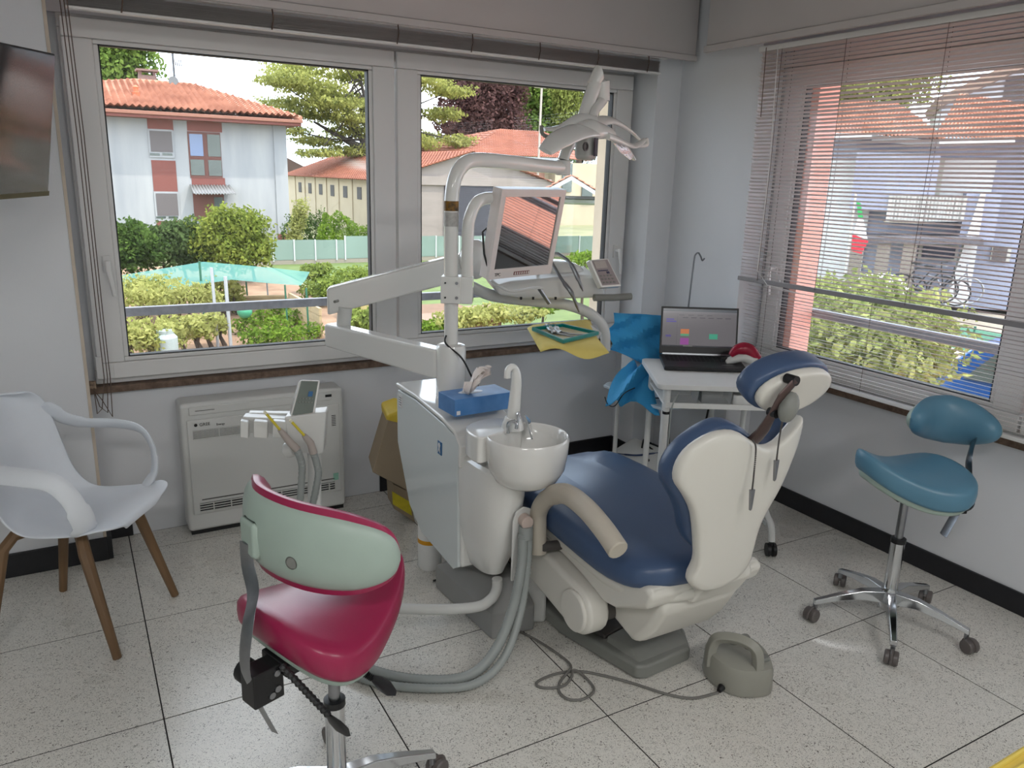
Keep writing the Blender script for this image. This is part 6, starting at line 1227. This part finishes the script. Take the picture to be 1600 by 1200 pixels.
# red and white curing lamp body and blue sheet
rd = thing('handheld_scanner', T(.47, .33, .753), 'white device with a dark red curved cap at the back of the trolley', 'device')
c = T(.42, .36, .753); P_ = lambda a, b, z_: c+E1*a+E2*b+u3*z_
MB().tube(smoothpts([P_(-.05, .0, .022), P_(-.02, 0, .035), P_(.03, .0, .05), P_(.085, 0, .035)], 6), [.018+.022*k/18 for k in range(19)], 14, flat=.75).build('body', LACQ2, rd, smooth=60)
MB().tube(smoothpts([P_(-.03, .0, .055), P_(.0, 0, .085), P_(.05, 0, .085), P_(.09, 0, .04)], 6), [.014+.018*min(1, k/9) for k in range(19)], 14).build('cap', mat('dark red plastic', srgb(150, 20, 50), .25, noise=.03), rd, smooth=60)
MB().box(P_(-.06, -.005, .037), (.03, .012, .02)).build('switch', BLACKP, rd, bevel=.003)
q = [T(.44, -.005, .7535), T(.545, 0, .7535), T(.545, .12, .7535), T(.40, .10, .7535)]; tag(MB().loft([q, [p+u3*.002 for p in q]]).build('blue_sheet', mat('blue grey sheet', srgb(96, 112, 150), .6, noise=.05)), 'small blue-grey sheet on the trolley edge beside the laptop', 'sheet')

# ================= glass side cart with drapes =================
sc_ = thing('side_cart', (2.5, 1.35, 0), 'white small cart with a glassy shelf under the blue drapes', 'cart')
GS = mat('frosted glass shelf', srgb(206, 222, 232), .15, noise=.02, coat=.5)
MB().prism(sm2([(2.29, 1.12), (2.70, 1.12), (2.74, 1.2), (2.74, 1.62), (2.33, 1.62), (2.29, 1.5)], 2), .538, .553).build('shelf', GS, sc_, bevel=.003)
for x, y in ((2.36, 1.55), (2.70, 1.55), (2.70, 1.2)): MB().cyl((x, y, .012), (x, y, .54), .012, 12).build('leg', WM, sc_); 
MB().bx(2.33, 2.72, 1.18, 1.58, .0, .012).build('foot_plate', WM, sc_)
bx_ = tag(MB().bx(2.40, 2.66, 1.50, 1.60, .554, .90).build('appliance', LACQ2, bevel=.01), 'white appliance hidden behind the hanging blue drape', 'appliance')
DRP = mat('blue nonwoven drape', srgb(60, 160, 216), .75, noise=.04, nscale=6, bump=.2, bscale=60)
def drape(corn, n, f, name, label, m=DRP):
    rows = []
    for i in range(n+1):
        rows.append([corn[0].lerp(corn[1], j/n).lerp(corn[3].lerp(corn[2], j/n), i/n)+V(f(j/n, i/n)) for j in range(n+1)])
    return tag(MB().loft(rows, False, False, closed=False).build(name, m, solid=.0012, smooth=25), label, 'drape')
cr1 = [at(960, 489, 'Y', 1.47), at(1062, 494, 'Y', 1.47), at(1062, 590, 'Y', 1.45), at(951, 546, 'Y', 1.45)]
drape(cr1, 16, lambda u, v: (0, .040*abs(((u*1.0+v*.9) % .5)-.25)/.25-.034*abs(((u-v*.6) % .55)-.27)/.27, .006*math.sin(u*9)*v), 'blue_drape', 'bright blue creased drape sheet hanging behind the laptop')
cr2 = [at(985, 568, 'Y', 1.40), at(1024, 574, 'Y', 1.34), at(1022, 640, 'Y', 1.16), at(940, 626, 'Y', 1.40)]
drape(cr2, 14, lambda u, v: (0, .045*math.sin(u*7+v*4)*v, .05*math.sin(u*math.pi)*math.sin(v*math.pi)+.022*math.sin(u*13+v*5)), 'blue_drape', 'smaller crumpled blue drape lying on the glassy shelf')
tag(MB().tube(smoothpts([at(945, 620, 'Y', 1.38), at(950, 632, 'Y', 1.36), at(961, 634, 'Y', 1.33), at(975, 615, 'Y', 1.3), at(992, 606, 'Y', 1.28)], 5), .0025, 6).build('wire_loop', GASKET), 'thin dark wire looping below the crumpled drape', 'wire')
tag(MB().tube(smoothpts([(2.33, 1.27, .56), (2.42, 1.2, .562), (2.55, 1.16, .56)], 5), .004, 6).build('shelf_cable', BLACKP), 'black cord lying on the glassy shelf', 'cable')
hk = MB().tube(smoothpts([(2.70, 1.47, .554), (2.715, 1.47, .8), (2.725, 1.47, 1.0), (2.735, 1.47, 1.2), (2.742, 1.47, 1.235), (2.758, 1.467, 1.243), (2.772, 1.463, 1.225), (2.782, 1.46, 1.205), (2.795, 1.458, 1.215)], 5), .0045, 8)
tag(hk.build('hook_rod', STEEL), 'thin steel rod with a hooked top standing behind the laptop', 'hook')
# appliance on the floor below
fx_ = thing('floor_scaler', (2.5, 1.65, 0), 'low white device with a blue wave print on the floor in the corner', 'device')
MB().loft([[V((2.30, 1.60, .004)), V((2.56, 1.36, .004)), V((2.80, 1.42, .004)), V((2.62, 1.74, .004))], [V((2.31, 1.60, .10)), V((2.56, 1.38, .08)), V((2.79, 1.43, .10)), V((2.61, 1.73, .15))], [V((2.38, 1.63, .145)), V((2.57, 1.47, .105)), V((2.74, 1.49, .13)), V((2.61, 1.70, .18))]]).build('body', LACQ2, fx_, bevel=.01)
MB().tube(smoothpts([(2.42, 1.60, .144), (2.47, 1.57, .138), (2.53, 1.55, .133), (2.62, 1.54, .134), (2.69, 1.52, .136)], 5), [.006]*4+[.012]*12+[.006]*5, 8, flat=.25).build('wave_print', mat('navy wave', srgb(50, 66, 100), .4, noise=.1), fx_)
MB().lathe([(.016, 0), (.016, .008)], (2.55, 1.505, .112), 16).build('button', BLACKP, fx_); MB().lathe([(.014, 0), (.014, .02)], (2.47, 1.455, .03), 14, Matrix.Rotation(R(90), 3, 'X')).build('socket', BLACKP, fx_)
tag(MB().tube(smoothpts([(2.40, 1.40, .006), (2.48, 1.33, .006), (2.55, 1.30, .006), (2.62, 1.31, .006), (2.68, 1.36, .006)], 5), .005, 8).build('floor_cable', BLACKP), 'black cable on the floor before the low white device', 'cable')
tag(MB().tube(smoothpts([(2.585, 1.60, .12), (2.60, 1.60, .2), (2.62, 1.58, .16), (2.68, 1.55, .12), (2.75, 1.5, .116)], 5), .005, 8).build('device_cable', BLACKP), 'black cable looping on top of the low white device', 'cable')
ln = thing('blue_container', (2.2, .9, 0), 'light blue plastic container on the floor behind the chair back', 'container')
MB().prism(sm2([(2.30, .78), (2.47, .70), (2.55, .82), (2.38, .92)], 2), .13, .22).build('tub', mat('light blue tub', srgb(110, 170, 190), .5, noise=.03), ln, bevel=.006); MB().prism([(2.31, .78), (2.46, .71), (2.53, .82), (2.38, .91)], .0, .13).build('stand', WM, ln)

# ================= television on a wall arm =================
Dt = V((.509, .860, .024)).normalized(); TR = V((-.076, 1.50, 1.947)); dn_ = V((-.074, .050, -.457)); dn_ = (dn_-Dt*dn_.dot(Dt)).normalized(); Ht, Wt = .462, .80
Nt = Dt.cross(dn_).normalized(); Nt = Nt if Nt.x > 0 else -Nt
tv = thing('television', (-.3, 1.2, 1.7), 'dark flat television on a swivel wall arm at the upper left', 'television')
TP = lambda u, v, n: TR-Dt*u+dn_*v+Nt*n
def tbox(u0, u1, v0, v1, n0, n1, nm, m, par=tv, bevel=0): return MB().loft([[TP(u0, v0, n0), TP(u1, v0, n0), TP(u1, v1, n0), TP(u0, v1, n0)], [TP(u0, v0, n1), TP(u1, v0, n1), TP(u1, v1, n1), TP(u0, v1, n1)]]).build(nm, m, par, bevel=bevel)
tbox(0, Wt, 0, Ht, -.03, -.002, 'casing', BLACKP, bevel=.004)
tbox(.006, Wt-.006, .006, Ht-.016, -.002, .001, 'screen', mat('glossy tv screen', srgb(30, 24, 24), .08, coat=1, spec=.9, noise=.02))
tbox(0, Wt, Ht-.016, Ht, -.002, .002, 'chin', mat('bronze tv chin', srgb(96, 88, 66), .3, metal=.4, noise=.03))
MB().tube([TP(.4, .23, -.03), TP(.36, .23, -.12), V((-.45, 1.765, 1.72))], .018, 10).build('wall_arm', BLACKP, tv); MB().bx(-.52, -.38, 1.762, 1.779, 1.6, 1.84).build('wall_plate', BLACKP, tv)

# ================= yellow ribbed seat at the right bottom corner =================
ys = thing('ribbed_seat', (1.75, -.95, 0), 'yellow ribbed edge of a low seat at the bottom right corner', 'seat')
a, b = at(1500, 1222, 'Z', .45), at(1640, 1136, 'Z', .45); d = (b-a).normalized(); nn_ = V((d.y, -d.x, 0)); nn_ = nn_ if nn_.y < 0 else -nn_
YEL = mat('yellow plastic', srgb(222, 196, 92), .5, noise=.03)
a = a-d*.05; q = [a, a+d*.42, a+d*.42+nn_*.36, a+nn_*.36]; MB().loft([[p-u3*.03 for p in q], [p-u3*.004 for p in q]]).build('seat_panel', YEL, ys, bevel=.008)
for k in range(14):
    o_ = nn_*(.012+k*.025); MB().tube([a+o_+d*.01, a+o_+d*.41], .006, 8).build('rib', YEL, ys)
for u, v in ((.03, .03), (.39, .03), (.39, .33), (.03, .33)): p = a+d*u+nn_*v; MB().cyl((p.x, p.y, 0), (p.x, p.y, .425), .012, 10).build('leg', STEEL, ys)
